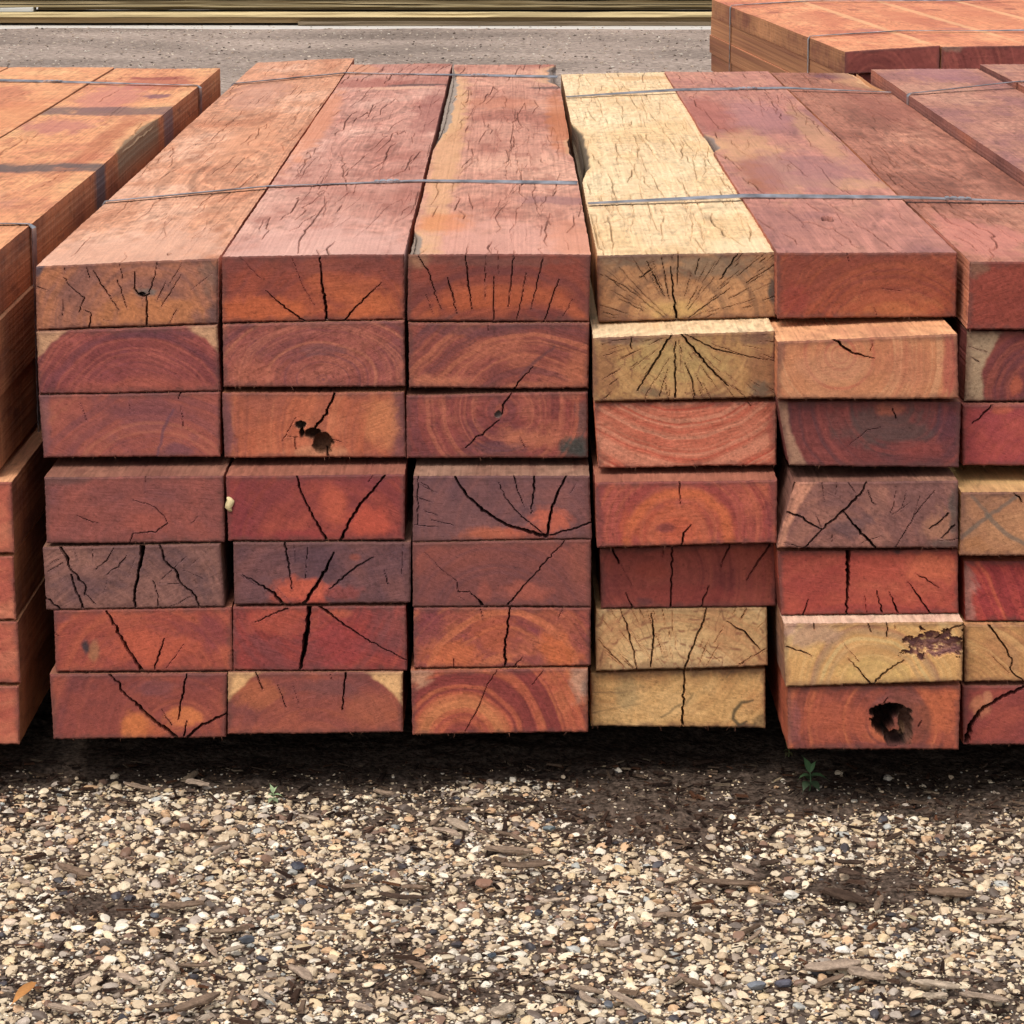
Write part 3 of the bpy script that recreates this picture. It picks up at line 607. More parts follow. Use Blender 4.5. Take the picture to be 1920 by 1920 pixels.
S_('c6', [(776,1139),(1108,1138),(1108,1248),(777,1253)], -.052, 'red sleeper with warm orange arcs and a single wavy crack slightly right of centre',
   base=(146,70,54), acc=(196,96,58), drk=(124,58,54), c=(950,1290), sp=24, ra=.7, blobs=[(848,1232,56,34,(216,100,52),.8),(1050,1225,44,40,(218,100,48),.8),(925,1190,50,44,(196,88,50),.6),(800,1170,40,60,(112,50,56),.6),(990,1238,40,14,(132,64,60),.6)],
   cracks=[[(957,1139,2.6),(953,1175,3.4),(948,1205,4),(946,1225,5),(946,1252,5)],[(980,1232,.8),(966,1248,1.8)],[(900,1140,1),(905,1158,.8)],[(851,1236,1),(851,1252,1.2)],[(1056,1140,1),(1048,1158,.8)]])
S_('a7', [(93,1265),(425,1263),(424,1382),(100,1386)], -.056, 'bottom left sleeper of the red pack, three cracks spreading from orange patches',
   base=(134,62,50), acc=(170,80,54), drk=(108,56,52), c=(336,1390), sp=26, ra=.35, blobs=[(256,1362,36,32,(222,110,52),.95),(346,1346,38,24,(224,112,56),.95),(300,1372,40,14,(196,90,50),.6),(290,1290,60,20,(104,60,60),.6)],
   cracks=[[(205,1265,5),(222,1280,4),(229,1295,6),(240,1308,5),(262,1325,7),(292,1355,8),(330,1382,10)],[(350,1265,3),(343,1300,3.6),(334,1350,1.6)],[(425,1338,3),(400,1350,5),(375,1362,5),(352,1382,5)],[(350,1352,1.4),(345,1380,3)],[(303,1330,.6),(322,1360,1.6)]])
S_('b7', [(427,1262),(755,1258),(755,1373),(427,1377)], -.056, 'bottom sleeper with pale cream sapwood rounding off both upper corners',
   base=(138,68,54), acc=(170,82,54), drk=(112,60,54), c=(590,1420), sp=30, ra=.3, sap=(590,1440,203,(216,160,104)), blobs=[(480,1300,50,30,(186,94,52),.6),(700,1330,60,40,(176,88,56),.5),(620,1290,60,24,(110,66,60),.5)],
   cracks=[[(479,1262,2),(492,1292,2.8)],[(520,1282,.6),(536,1326,1.6)],[(549,1282,.5),(560,1320,.6)],[(648,1260,4),(646,1285,2.4),(642,1332,2)],[(620,1264,1.6),(622,1275,1)]], scr=12)
S_('c7', [(770,1259),(1102,1254),(1103,1373),(773,1378)], -.056, 'bottom sleeper of the third column with bold red-orange rings like a target',
   base=(182,82,52), acc=(210,112,62), drk=(126,54,46), c=(868,1384), asp=1.15, sp=26, ra=1.0, bl=.3, bd=.2, blobs=[(782,1266,30,26,(206,140,100),.85),(1090,1275,26,40,(196,140,106),.8),(1098,1290,12,24,(120,100,84),.6)],
   cracks=[[(932,1256,.9),(912,1290,1.2),(898,1325,1.6),(872,1372,1.2)],[(1020,1256,.9),(998,1284,1)]])
S_('d1', [(1120,479),(1455,473),(1455,595),(1121,604)], .035, 'cream-topped tan sleeper, cracks radiating from the middle of its lower edge',
   base=(164,112,72), acc=(199,141,89), drk=(116,82,58), c=(1267,612), sp=17, ra=.45, cks=0.85, check=(108,70,49), blobs=[(1210,485,130,14,(104,84,66),.7),(1340,500,110,24,(112,92,72),.7),(1270,580,80,24,(192,146,84),.8),(1148,590,40,20,(112,74,54),.6),(1449,545,10,28,(62,62,56),.85),(1140,500,30,24,(120,90,66),.5)],
   cracks=[[(1268,604,5),(1266,575,4.5),(1262,540,2.6),(1258,500,1)],[(1271,480,1.8),(1271,540,1)],[(1213,490,1),(1228,520,2.2),(1246,555,.8)],[(1241,484,1),(1248,530,1.6),(1256,562,.6)],[(1385,474,1.6),(1360,510,2.6),(1350,524,1.2)],[(1312,484,1.2),(1303,515,1.6)],[(1200,520,1.5),(1215,510,2.4),(1222,506,1)],[(1125,514,1),(1170,535,1.2),(1245,595,.8)],[(1160,500,.5),(1205,550,1),(1250,592,.5)],[(1370,540,.8),(1320,575,1.4),(1290,597,.8)],[(1455,495,1.2),(1400,530,1)],[(1340,520,.6),(1290,580,.8)],[(1160,560,.6),(1205,582,1.2)],[(1420,560,.6),(1330,585,.8)]], rad=75)
S_('d2', [(1112,634),(1453,622),(1455,745),(1113,753)], -.045, 'ochre sleeper pushed forward, a fan of cracks dropping from its upper edge',
   base=(178,124,72), acc=(208,148,87), drk=(133,84,57), c=(1270,622), sp=17, ra=.4, cks=0.85, check=(116,72,49), blobs=[(1135,690,40,70,(138,88,56),.75),(1428,690,42,70,(132,84,56),.75),(1180,640,70,10,(118,86,70),.7),(1420,635,60,14,(110,76,60),.7),(1270,680,110,50,(188,148,86),.6),(1215,735,40,14,(104,84,62),.7),(1425,732,26,18,(92,80,64),.7)],
   cracks=[[(1260,628,3),(1245,650,3.4),(1222,690,3),(1195,733,1.8)],[(1278,628,3.5),(1310,666,4),(1340,700,3.4),(1366,724,1.4)],[(1286,628,2),(1340,655,2),(1400,668,1.4),(1440,676,.6)],[(1266,640,1.4),(1266,745,3.6)],[(1253,690,.6),(1236,745,1.4)],[(1284,680,.8),(1296,710,2.4),(1303,742,1.2)],[(1300,662,.8),(1360,716,1),(1390,735,.6)],[(1183,630,1),(1184,654,2.4)],[(1255,672,.5),(1210,742,.9)],[(1246,700,.5),(1252,748,1)]], rad=75)
S_('d3', [(1115,757),(1457,753),(1455,872),(1122,878)], -.04, 'salmon-red sleeper with clean curved rings directly below the two pale tops',
   base=(200,98,66), acc=(218,122,84), drk=(170,76,54), c=(1275,650), asp=1.2, sp=13, ra=.75, bl=.3, bd=.3, blobs=[(1446,800,12,60,(150,68,52),.7),(1120,860,20,20,(130,80,60),.6)], fuzz=34, cracks=[[(1402,754,1.5),(1408,762,1)]])
S_('d4', [(1117,906),(1457,900),(1456,1018),(1120,1027)], -.075, 'red sleeper with an orange ring about a dark knot, below the salmon-red one',
   base=(162,72,56), acc=(190,88,56), drk=(142,60,50), c=(1272,1000), sp=22, ra=.55, blobs=[(1268,985,96,52,(210,88,46),.6),(1244,990,20,12,(124,56,48),.85),(1447,960,12,80,(120,52,50),.6),(1124,960,10,80,(132,60,54),.7),(1285,1016,40,10,(214,92,56),.7)],
   arcs=[(1275,1015,88,16,(214,96,50),.9),(1275,1015,52,9,(196,90,56),.6),(1275,1015,116,8,(150,62,52),.5)], cracks=[[(1274,903,2.4),(1276,945,1)],[(1296,984,1),(1283,1000,3),(1277,1024,4)]], fuzz=26)
S_('d5', [(1125,1030),(1455,1020),(1455,1137),(1127,1141)], -.03, 'deep red sleeper tucked back, just above the pale sleeper with brick-like cracks',
   base=(150,68,54), acc=(172,80,58), drk=(108,48,44), c=(1225,1080), sp=20, ra=.4, blobs=[(1290,1115,120,20,(150,58,48),.5),(1220,1070,40,20,(160,66,48),.6),(1210,1128,20,10,(90,54,52),.6)],
   cracks=[[(1260,1028,2.4),(1259,1090,2.4),(1257,1138,3)],[(1147,1028,3),(1160,1055,3)],[(1165,1060,.5),(1185,1100,.6)],[(1174,1112,1),(1186,1140,3)],[(1330,1098,1),(1315,1138,2.4)],[(1368,1022,2.4),(1352,1062,.8)],[(1444,1022,2.4),(1420,1055,2),(1400,1088,.7)],[(1242,1024,1),(1243,1050,.7)]])
S_('d6', [(1117,1143),(1438,1138),(1440,1248),(1117,1258)], -.03, 'cream sleeper end crazed with small brick-like cracks in arcs',
   base=(218,160,98), acc=(232,180,118), drk=(178,118,76), c=(1275,1330), sp=16, ra=.5, cks=1.0, check=(133,80,55), blobs=[(1270,1250,170,12,(150,112,76),.6)],
   cracks=[[(1326,1139,1.4),(1318,1165,3.4),(1300,1210,3),(1283,1258,3.6)],[(1164,1144,1.4),(1178,1180,2.6),(1195,1256,2)],[(1222,1150,1.6),(1226,1195,3.6),(1220,1250,2)],[(1364,1166,1),(1395,1185,3.4),(1412,1203,3),(1425,1218,1.4)],[(1122,1200,1),(1165,1245,1.6)],[(1260,1144,.6),(1262,1190,1)],[(1400,1142,1.6),(1390,1162,1.2)],[(1440,1215,1),(1385,1245,1.2)],[(1310,1208,.6),(1350,1240,1)],[(1360,1170,.5),(1340,1205,1)]], rad=40, rims=.35, fuzz=22)
S_('d7', [(1108,1263),(1435,1254),(1435,1365),(1108,1362)], -.02, 'lowest pale sleeper, mustard yellow with a dark curl of stain at its right end',
   base=(220,156,88), acc=(234,174,106), drk=(176,118,70), c=(1150,1120), sp=22, ra=.2, bl=.5, blobs=[(1175,1300,26,60,(140,116,78),.5),(1425,1350,26,12,(96,80,54),.6),(1395,1362,30,8,(70,58,44),.7)],
   marks=[([(1412,1313,4),(1392,1318,7),(1378,1332,9),(1374,1348,7),(1386,1360,8),(1400,1352,3)],(74,62,42),.85),([(1300,1300,5),(1285,1322,7)],(124,96,60),.6),([(1110,1298,2),(1175,1297,2)],(120,92,60),.7),([(1110,1337,3),(1150,1328,2),(1200,1320,2)],(120,92,60),.6),([(1240,1345,4),(1278,1320,5)],(110,90,60),.6),([(1375,1256,3),(1362,1270,3)],(110,90,60),.6)],
   cracks=[[(1283,1258,2),(1283,1300,3.6),(1279,1364,4.5)]], fuzz=22)
S_('e1', [(1457,474),(1795,474),(1793,595),(1457,597)], .0, 'smooth red-brown sleeper on top right of the pale one, faint orange dome on its end',
   base=(130,62,44), acc=(158,78,48), drk=(116,56,46), c=(1672,660), asp=1.1, sp=18, ra=.35, bl=.3, bd=.2, blobs=[(1670,590,105,44,(172,94,54),.8),(1495,560,30,40,(134,52,44),.5)],
   arcs=[(1675,660,110,14,(152,76,50),.7),(1675,660,82,10,(176,96,56),.7)], cracks=[[(1588,474,1.4),(1592,490,1)],[(1638,575,.5),(1644,592,.8)],[(1655,541,.8),(1690,546,.5)]], scr=1)
S_('e2', [(1458,641),(1796,626),(1798,747),(1458,749)], -.082, 'salmon-orange sleeper jutting forward with a curved crack over its front edge',
   base=(210,122,74), acc=(224,144,92), drk=(172,90,64), c=(1575,665), sp=12, ra=.55, bl=.4, bd=.3, blobs=[(1785,690,28,70,(172,76,60),.7),(1700,690,60,50,(190,100,70),.4),(1464,660,12,30,(140,80,62),.6),(1560,690,80,34,(212,134,90),.5)],
   cracks=[[(1561,636,3),(1572,644,5),(1585,655,6),(1605,664,4),(1640,671,1)],[(1637,637,.6),(1632,660,1)]], scr=1)
S_('e3', [(1458,754),(1802,754),(1798,877),(1480,873)], -.07, 'maroon sleeper with a smoky grey ring and a paler torn lower left corner',
   base=(108,52,46), acc=(132,62,52), drk=(88,50,48), c=(1680,765), asp=1.1, sp=16, ra=.5, sap=(1700,740,226,(158,112,84)), blobs=[(1660,800,100,48,(86,62,54),.75),(1665,765,34,18,(156,80,56),.8),(1720,840,50,18,(140,62,52),.6),(1780,800,30,50,(82,46,52),.5)],
   cracks=[[(1673,765,1),(1680,785,2)],[(1592,835,.5),(1625,808,.8),(1655,800,.6)]], scr=8)
S_('e4', [(1490,905),(1797,903),(1797,1027),(1457,1027)], -.085, 'brown sleeper with a pale slanting left corner and crossing cracks forming an X',
   base=(134,84,70), acc=(164,104,80), drk=(108,70,62), c=(1560,1040), sp=26, ra=.3, sap=(1680,1060,212,(196,128,96)), blobs=[(1600,985,40,26,(96,66,62),.7),(1760,990,34,34,(172,112,78),.6),(1790,950,12,60,(84,70,60),.8),(1770,1020,30,10,(84,70,60),.7)],
   cracks=[[(1625,905,2.6),(1612,928,4.5),(1590,950,4),(1550,985,3),(1510,1026,2.2)],[(1463,957,2),(1500,968,4),(1522,984,4),(1538,992,2)],[(1581,958,2.4),(1600,982,4),(1620,1004,5),(1641,1026,5.5)],[(1628,920,1.2),(1635,942,2),(1642,946,1)],[(1590,905,1.5),(1604,925,1)],[(1680,912,.8),(1675,950,1.2),(1668,965,1)],[(1752,920,1),(1720,960,1.2),(1680,1026,1.4)],[(1778,962,3),(1756,984,2.4),(1742,992,1)],[(1700,920,.6),(1690,960,.8)],[(1725,930,.6),(1712,975,.8)],[(1790,985,3),(1765,1010,1.4)]], rad=14, wedge=[(1455,900,46,.05)])
S_('e5', [(1458,1035),(1797,1032),(1797,1150),(1465,1153)], -.075, 'vivid red sleeper with a straight open split, above the one with the bark patch',
   base=(164,68,50), acc=(198,90,58), drk=(138,54,46), c=(1600,1230), sp=40, ra=.2, blobs=[(1745,1068,56,30,(214,96,58),.85),(1640,1060,60,30,(192,76,52),.5),(1640,1145,150,12,(132,50,46),.6),(1682,1034,9,7,(60,42,40),.9),(1463,1090,8,60,(120,60,52),.6)],
   cracks=[[(1590,1034,10),(1590,1075,7),(1589,1110,5),(1588,1152,3)],[(1516,1124,1),(1505,1153,3)],[(1644,1108,1),(1654,1148,3)],[(1668,1110,1),(1684,1149,3.6)],[(1702,1092,1),(1722,1118,3),(1744,1150,3)],[(1717,1075,.8),(1735,1085,2.4),(1762,1103,.8)],[(1621,1118,.6),(1626,1150,1)]])
S_('e6', [(1470,1168),(1807,1166),(1805,1277),(1473,1287)], -.105, 'yellow sleeper jutting forward with a torn purple-brown bark pocket in its upper right',
   base=(224,156,86), acc=(238,180,110), drk=(166,110,74), c=(1640,1295), sp=22, ra=.65, bl=.3, bd=.3, blobs=[(1520,1190,70,26,(176,132,104),.7),(1480,1175,24,20,(188,140,116),.6),(1640,1260,80,34,(226,174,96),.6),],
   arcs=[(1640,1300,118,9,(166,124,86),.7),(1640,1300,92,7,(172,128,84),.6),(1640,1300,66,6,(180,132,80),.5),(1640,1300,104,5,(226,180,112),.6)], pocket=[(1752,1208,58,26,((112,70,62),(150,100,78),(214,166,110)))], cracks=[[(1526,1168,2),(1527,1180,2.4)],[(1590,1235,1),(1612,1258,2.6),(1632,1282,3.4)],[(1695,1238,2),(1665,1256,2.8),(1636,1283,4)],[(1626,1166,1.4),(1633,1185,2.6)],[(1663,1168,2),(1663,1194,2.6)],[(1475,1212,2),(1500,1220,3),(1522,1230,1)],[(1810,1170,2),(1780,1180,3),(1755,1200,2.4)],[(1678,1168,1),(1679,1180,1.2)],[(1580,1205,.5),(1610,1240,1)]], scr=1)
S_('e7', [(1477,1290),(1802,1285),(1798,1405),(1477,1404)], -.10, 'red-orange sleeper with a big charred hollow in its end, at the foot of the pack',
   base=(156,72,50), acc=(204,98,56), drk=(122,60,48), c=(1670,1355), asp=1.0, sp=24, ra=.55, blobs=[(1760,1330,46,50,(202,94,52),.8),(1560,1350,70,40,(186,84,52),.6),(1484,1350,14,60,(130,74,66),.6),(1680,1310,60,18,(126,70,60),.7),(1700,1350,54,54,(110,60,46),.7),(1640,1398,140,8,(110,56,50),.6)],
   holes=[(1655,1350,20,28,.055,(20,13,12)),(1672,1332,24,13,.05,(18,12,11)),(1699,1360,13,32,.022,(84,56,42)),(1678,1384,20,14,.03,(38,25,20)),(1692,1374,7,12,.010,(120,84,58)),(1640,1335,9,8,.02,(40,26,22))], cracks=[[(1658,1318,2),(1665,1308,1)],[(1722,1362,2),(1728,1352,1)]])
def FQ(l1, t1, l2, b1): return [(l1, t1), (2122, t1), (2122, b1), (l2, b1)]
S_('f1', FQ(1820,492,1814,618), -.04, 'plain brick-red sleeper atop the last column, cut off by the right margin',
   base=(136,58,44), acc=(150,66,48), drk=(120,52,44), c=(1930,640), sp=30, ra=.2, bl=.2, blobs=[(1826,500,26,20,(120,86,64),.7)], wedge=[(1812,500,10,.012)])
S_('f2', FQ(1814,622,1808,753), -.03, 'dark red sleeper with pale grey-tan sapwood down its left side at the right margin',
   base=(116,56,50), acc=(142,70,54), drk=(98,50,48), c=(1960,740), sp=13, ra=.5, sap=(1985,720,142,(166,134,100)), blobs=[(1905,722,14,20,(188,84,52),.7)], cracks=[[(1822,670,.8),(1835,678,1.6)],[(1815,650,.5),(1850,660,.8)]])
S_('f3', FQ(1806,756,1805,873), -.04, 'pinkish crimson sleeper third down in the last column, diagonal crack at top left',
   base=(152,60,56), acc=(184,76,58), drk=(118,52,52), c=(1960,900), sp=14, ra=.4, blobs=[(1880,765,24,12,(196,88,58),.8),(1818,850,14,40,(140,56,56),.5)], cracks=[[(1866,757,3.4),(1845,775,3.4),(1822,795,1)]])
S_('f4', FQ(1802,923,1800,1042), -.085, 'tan-brown sleeper with a soft dark X smeared across its end, right margin',
   base=(166,108,72), acc=(191,127,81), drk=(128,87,66), c=(1900,1100), sp=30, ra=.2, marks=[([(1802,1008,12),(1850,970,10),(1905,932,9)],(96,84,72),.65),([(1850,965,12),(1885,1000,12),(1925,1022,10)],(100,88,74),.65),([(1822,930,8),(1850,960,9)],(110,92,76),.5)], blobs=[(1820,1020,40,20,(166,104,60),.5)], cracks=[[(1900,924,1),(1912,932,4),(1916,942,2)]])
S_('f5', FQ(1808,1052,1811,1165), -.07, 'bright red sleeper at the right margin with a dusty pink strip down its left edge',
   base=(172,62,50), acc=(206,84,54), drk=(140,52,48), c=(1600,1250), sp=16, ra=.6, blobs=[(1812,1110,20,80,(164,104,86),.85)])
S_('f6', FQ(1809,1169,1809,1278), -.08, 'honey-yellow sleeper with a crooked crack, second from the bottom at the right margin',
   base=(201,135,76), acc=(222,160,95), drk=(162,105,66), c=(1700,1480), sp=10, ra=.45, cracks=[[(1853,1170,4),(1875,1200,3.4),(1898,1235,2.6),(1894,1258,3),(1925,1280,2)],[(1862,1232,.8),(1892,1262,1)]], blobs=[(1900,1240,12,40,(170,120,78),.5)])
S_('f7', FQ(1806,1286,1806,1397), -.08, 'dark red sleeper with a wide arching split and an orange crust, bottom right',
   base=(138,60,50), acc=(166,72,52), drk=(112,54,52), c=(1930,1420), sp=20, ra=.35, blobs=[(1838,1325,20,26,(196,110,70),.9),(1852,1306,10,12,(206,124,80),.8)], cracks=[[(1812,1392,12),(1822,1355,10),(1845,1328,8),(1880,1306,8),(1922,1288,9),(1960,1280,6)]])

TOPS = {  # pale front-end blobs on the red pack's tops paint in a glossy sheen
 'a1': dict(eyes=[(135,.82,40,.22,1.0),(60,1.9,50,.3,.8),(90,.1,50,.15,.5)], base=(216,154,120), acc=(234,180,150), drk=(186,120,88), side=(160,88,60), nc=90, cw=.7, slant=1.0, pits=[(140,.05,2.2)], blobs=[(100,.02,130,.3,(236,184,158),.6),(70,2.0,60,.35,(200,144,124),.5),(120,1.2,50,.3,(226,158,120),.5)]),
 'b1': dict(eyes=[(105,1.07,32,.16,1.0),(120,.02,50,.12,.8),(90,1.7,40,.2,.8)], base=(202,144,126), acc=(226,174,154), drk=(172,108,92), side=(150,84,64), nc=75, cw=1.1, slant=3.0, cr=[[(118,0,2.4),(112,.05,2.2),(118,.11,.5)],[(105,.55,1),(90,.75,1.6),(70,1.0,.6)],[(60,.2,1),(80,.34,1.2)]], blobs=[(10,1.4,22,.7,(228,150,110),.6),(40,2.1,110,.10,(168,94,80),.6),(150,2.05,60,.03,(92,70,68),.8),(110,2.0,70,.03,(232,180,150),.7),(190,1.6,40,.4,(160,94,84),.6),(100,.0,130,.3,(228,176,160),.7),(20,2.4,40,.15,(226,160,120),.6)]),
 'c1': dict(eyes=[(110,.75,26,.08,.5),(120,1.9,40,.3,.5)], base=(208,148,126), acc=(226,170,144), drk=(170,104,86), side=(146,90,68), nc=95, cw=1.0, jog=5, slant=1.5, halo=(232,186,136), wane=[('L',1.0,2.46,20,.006,(158,146,136)),('L',-.1,.2,13,.006,(150,136,124)),('R',2.0,2.5,22,.012,(150,138,130)),('R',.9,1.2,5,.012,(90,60,48))],
   blobs=[(100,.02,120,.25,(226,166,148),.6),(20,1.0,24,1.2,(230,176,122),.55),(190,1.4,26,.5,(196,116,70),.7),(190,.1,40,.2,(224,150,118),.6),(30,.25,40,.1,(222,134,78),.6),(170,.45,60,.05,(150,104,104),.6),(100,1.7,90,.12,(196,118,84),.5),(180,2.0,40,.03,(110,84,78),.8)]),
 'd1': dict(drk=(240,198,146), eyes=[(150,.75,30,.2,.25),(110,2.2,40,.2,.3)], base=(247,210,164), acc=(250,222,178), side=(140,96,62), nc=150, cw=1.0, jog=2.5, slant=.6, halo=(238,196,140), wane=[('L',.65,1.45,18,.024,(104,92,80)),('R',.25,.6,3,.004,(200,150,100))], cr=[[(6,.26,1.6),(60,.32,1.2),(70,.33,.4)],[(150,.33,1),(142,.25,2.2),(158,.12,2),(168,.05,1)],[(90,1.0,1.6),(92,1.15,.6)],[(160,.8,1),(150,1.0,2.2),(155,1.1,.6)]], blobs=[(190,.05,60,.1,(250,224,180),.6),(150,2.2,70,.05,(214,160,104),.6)]),
 'e1': dict(eyes=[(120,.6,38,.2,.8),(60,1.9,40,.3,.6)], base=(190,128,112), acc=(210,150,124), drk=(156,104,98), side=(160,90,66), nc=75, cw=1.0, slant=-1.5, pits=[(84,.27,8)], wane=[('L',.97,1.22,14,.012,(150,134,126))], cr=[[(75,.42,1),(82,.34,2)],[(112,.25,1),(130,.08,2),(134,0,1)]],
   blobs=[(55,.9,50,.45,(222,172,118),.42),(30,1.5,44,.35,(176,98,84),.6),(45,.72,30,.22,(160,84,60),.65),(150,.6,60,.07,(222,172,118),.4),(170,1.2,26,.45,(220,168,118),.4),(100,.75,90,.25,(168,116,114),.6),(110,1.5,60,.3,(176,120,122),.5)]),
 'f1': dict(eyes=[(110,1.05,40,.3,.9),(80,.3,40,.2,.5)], base=(178,116,94), acc=(196,136,110), drk=(144,88,70), side=(196,124,84), nc=95, cw=.9, slant=-2.0, wane=[('R',1.95,2.6,34,.01,(232,180,134))], cr=[[(20,0,1),(60,.2,2),(40,.42,1)]], blobs=[(120,2.3,50,.08,(120,74,84),.7),(130,1.7,60,.3,(164,98,82),.5),(40,.2,60,.2,(214,134,120),.6)]),
}
BACK = {'a': 113, 'b': 120, 'c': 121, 'd': 137, 'e': 134, 'f': 137}
for colk in 'abcdef':
    up = None
    for row in range(1, 8):
        key = colk + str(row); quad, y0, label, S = SPEC[key]; S.pop('edge', None)
        W4 = np.array([on_y(px, py, y0)[[0, 2]] for px, py in quad])
        if up is not None:
            for (i, j) in ((0, 3), (1, 2)):
                if W4[i][1] > up[j][1] - .0014:
                    if W4[i][1] - up[j][1] > .006: print('clamp', key, i, round((W4[i][1] - up[j][1]) * 1000, 1))
                    W4[i][1] = up[j][1] - .0014
        up = W4
        seed = (ord(colk) * 13 + row * 71) % 700 + 3
        if row == 1:
            zt = W4[:2, 1].mean(); d = ray(960, BACK[colk]); L = CAM[1] + d[1] / d[2] * (zt - CAM[2]) - y0
            T = TOPS[colk + '1']
        else:
            L = 2.42 + (seed % 7) * .006
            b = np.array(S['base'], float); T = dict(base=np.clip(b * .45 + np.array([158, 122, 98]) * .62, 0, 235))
            if row == 2 and colk == 'd': T = dict(TOPS['d1'], blobs=(), wane=())
            if key == 'e2': T = dict(base=(240,176,128), side=(176,104,72))
            if key == 'e6': T = dict(base=(236,196,168), side=(150,104,72))
            if key == 'f4': T = dict(base=(236,190,128))
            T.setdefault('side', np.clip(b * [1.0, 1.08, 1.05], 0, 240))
        r = np.random.RandomState(seed)
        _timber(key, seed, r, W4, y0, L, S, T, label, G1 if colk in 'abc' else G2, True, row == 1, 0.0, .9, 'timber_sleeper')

# ------------------------------------------------------------------ the pack at the left edge (seen from its right side)
G0 = 'sleepers of the orange pack cut off at the left edge'
zt0 = on_y(-5, 482, -.03)[2]
def zrow(py, Y=-.03): return on_y(0, py, Y)[2]
ZR = [(zrow(482), zrow(601)), (zrow(603), zrow(744)), (zrow(748), zrow(884))]
TA = dict(base=(232, 162, 116), acc=(240, 182, 130), drk=(204, 128, 96), side=(186, 114, 72), sacc=(204, 134, 84), nc=26, cw=.7, long=True,
          bands=[(.76, .86, (92, 84, 84), .85), (1.52, 1.66, (112, 92, 92), .75)],
          wane=[('R', .95, 1.5, 12, .008, (170, 140, 110))],
          blobs=[(110, 2.1, 80, .16, (186, 104, 84), .8), (70, 1.8, 60, .3, (206, 132, 118), .7), (60, 1.35, 70, .12, (190, 116, 108), .7), (160, 1.1, 20, .5, (176, 96, 66), .55), (60, .45, 90, .16, (196, 132, 112), .5), (110, 2.2, 60, .04, (160, 84, 72), .8), (150, 1.85, 24, .04, (130, 84, 96), .8)])
EA = dict(base=(186, 92, 58), acc=(214, 120, 72), drk=(150, 72, 54), c=(-150, 700), sp=20, ra=.3)
xr = on_y(-5, 482, 0)[0]
lab0 = {('A',1): 'topmost visible peach-orange sleeper at the left edge, crossed by two dark grey stain bands',
        ('A',2): 'rough brown sleeper side second from the top at the left edge, half in shadow',
        ('A',3): 'rough brown sleeper side just above the dark step at the left edge',
        ('A',4): 'orange sleeper end at the left edge, highest of the four that show their ends',
        ('A',5): 'orange sleeper end at the left edge, second of the four that show their ends',
        ('A',6): 'orange sleeper end at the left edge, third of the four that show their ends',
        ('A',7): 'lowest sleeper at the left edge, orange end with a rounded rough lower edge',
        ('B',1): 'pale orange sleeper top beside the grey-banded one in the upper left corner',
        ('C',1): 'sliver of bright orange sleeper top at the outer left margin'}
PX4 = {4: [(22, 905), (27, 1036)], 5: [(25, 1043), (30, 1161)], 6: [(33, 1167), (38, 1280)], 7: [(35, 1288), (36, 1396)]}
def pts_box(xl, xr_, zt, zb): return np.array([[xl, zt], [xr_, zt], [xr_, zb], [xl, zb]], float)
for ci, cn in enumerate('ABC'):
    for row in range(1, 8):
        if cn == 'C' and row > 1: continue
        r = np.random.RandomState(900 + ci * 10 + row)
        if row <= 3:
            zt, zb = ZR[row - 1]; x1 = xr - .2035 * ci + (.004 if row == 2 else 0); y0 = -.03 - .004 * ci
            W4 = pts_box(x1 - .2, x1, zt + (.0015 * ci), zb)
        else:
            (ax, ay), (bx, by) = PX4[row]; y0 = -.05
            a = on_y(ax, ay, y0); b = on_y(bx, by, y0); dx = -.2035 * ci
            W4 = np.array([[a[0] - .2 + dx, a[2]], [a[0] + dx, a[2]], [b[0] + dx, b[2]], [b[0] - .2 + dx, b[2]]])
        if row == 1:
            T = dict(TA) if ci == 0 else dict(TA, bands=[(.78, .88, (110, 92, 88), .6)] if ci == 1 else (), wane=(), blobs=[(60, 1.75, 24, .05, (150, 92, 100), .8), (40, 1.3, 20, .06, (130, 80, 90), .7), (150, 1.45, 60, .4, (220, 140, 96), .6)])
        else:
            T = dict(base=(214, 150, 110), side=(150, 94, 60), sacc=(182, 118, 76), bands=[(.76, .86, (92, 78, 74), .6)] if row < 4 else (), long=True)
        S = dict(EA, base=tuple(np.array(EA['base']) + r.randint(-10, 12, 3)))
        if row >= 4: S = dict(S, base=(196, 96, 64), acc=(222, 120, 80), drk=(160, 74, 58))
        top = row == 1 and ci < 2
        _timber('P%s%d' % (cn, row), 900 + ci * 10 + row, r, W4, y0, 2.42, S, T, lab0.get((cn, row), 'orange sleeper end in the left pack, outside the photograph'), G0, True, top, 0.0, 1.5 if ci == 0 else 3.0, 'timber_sleeper')

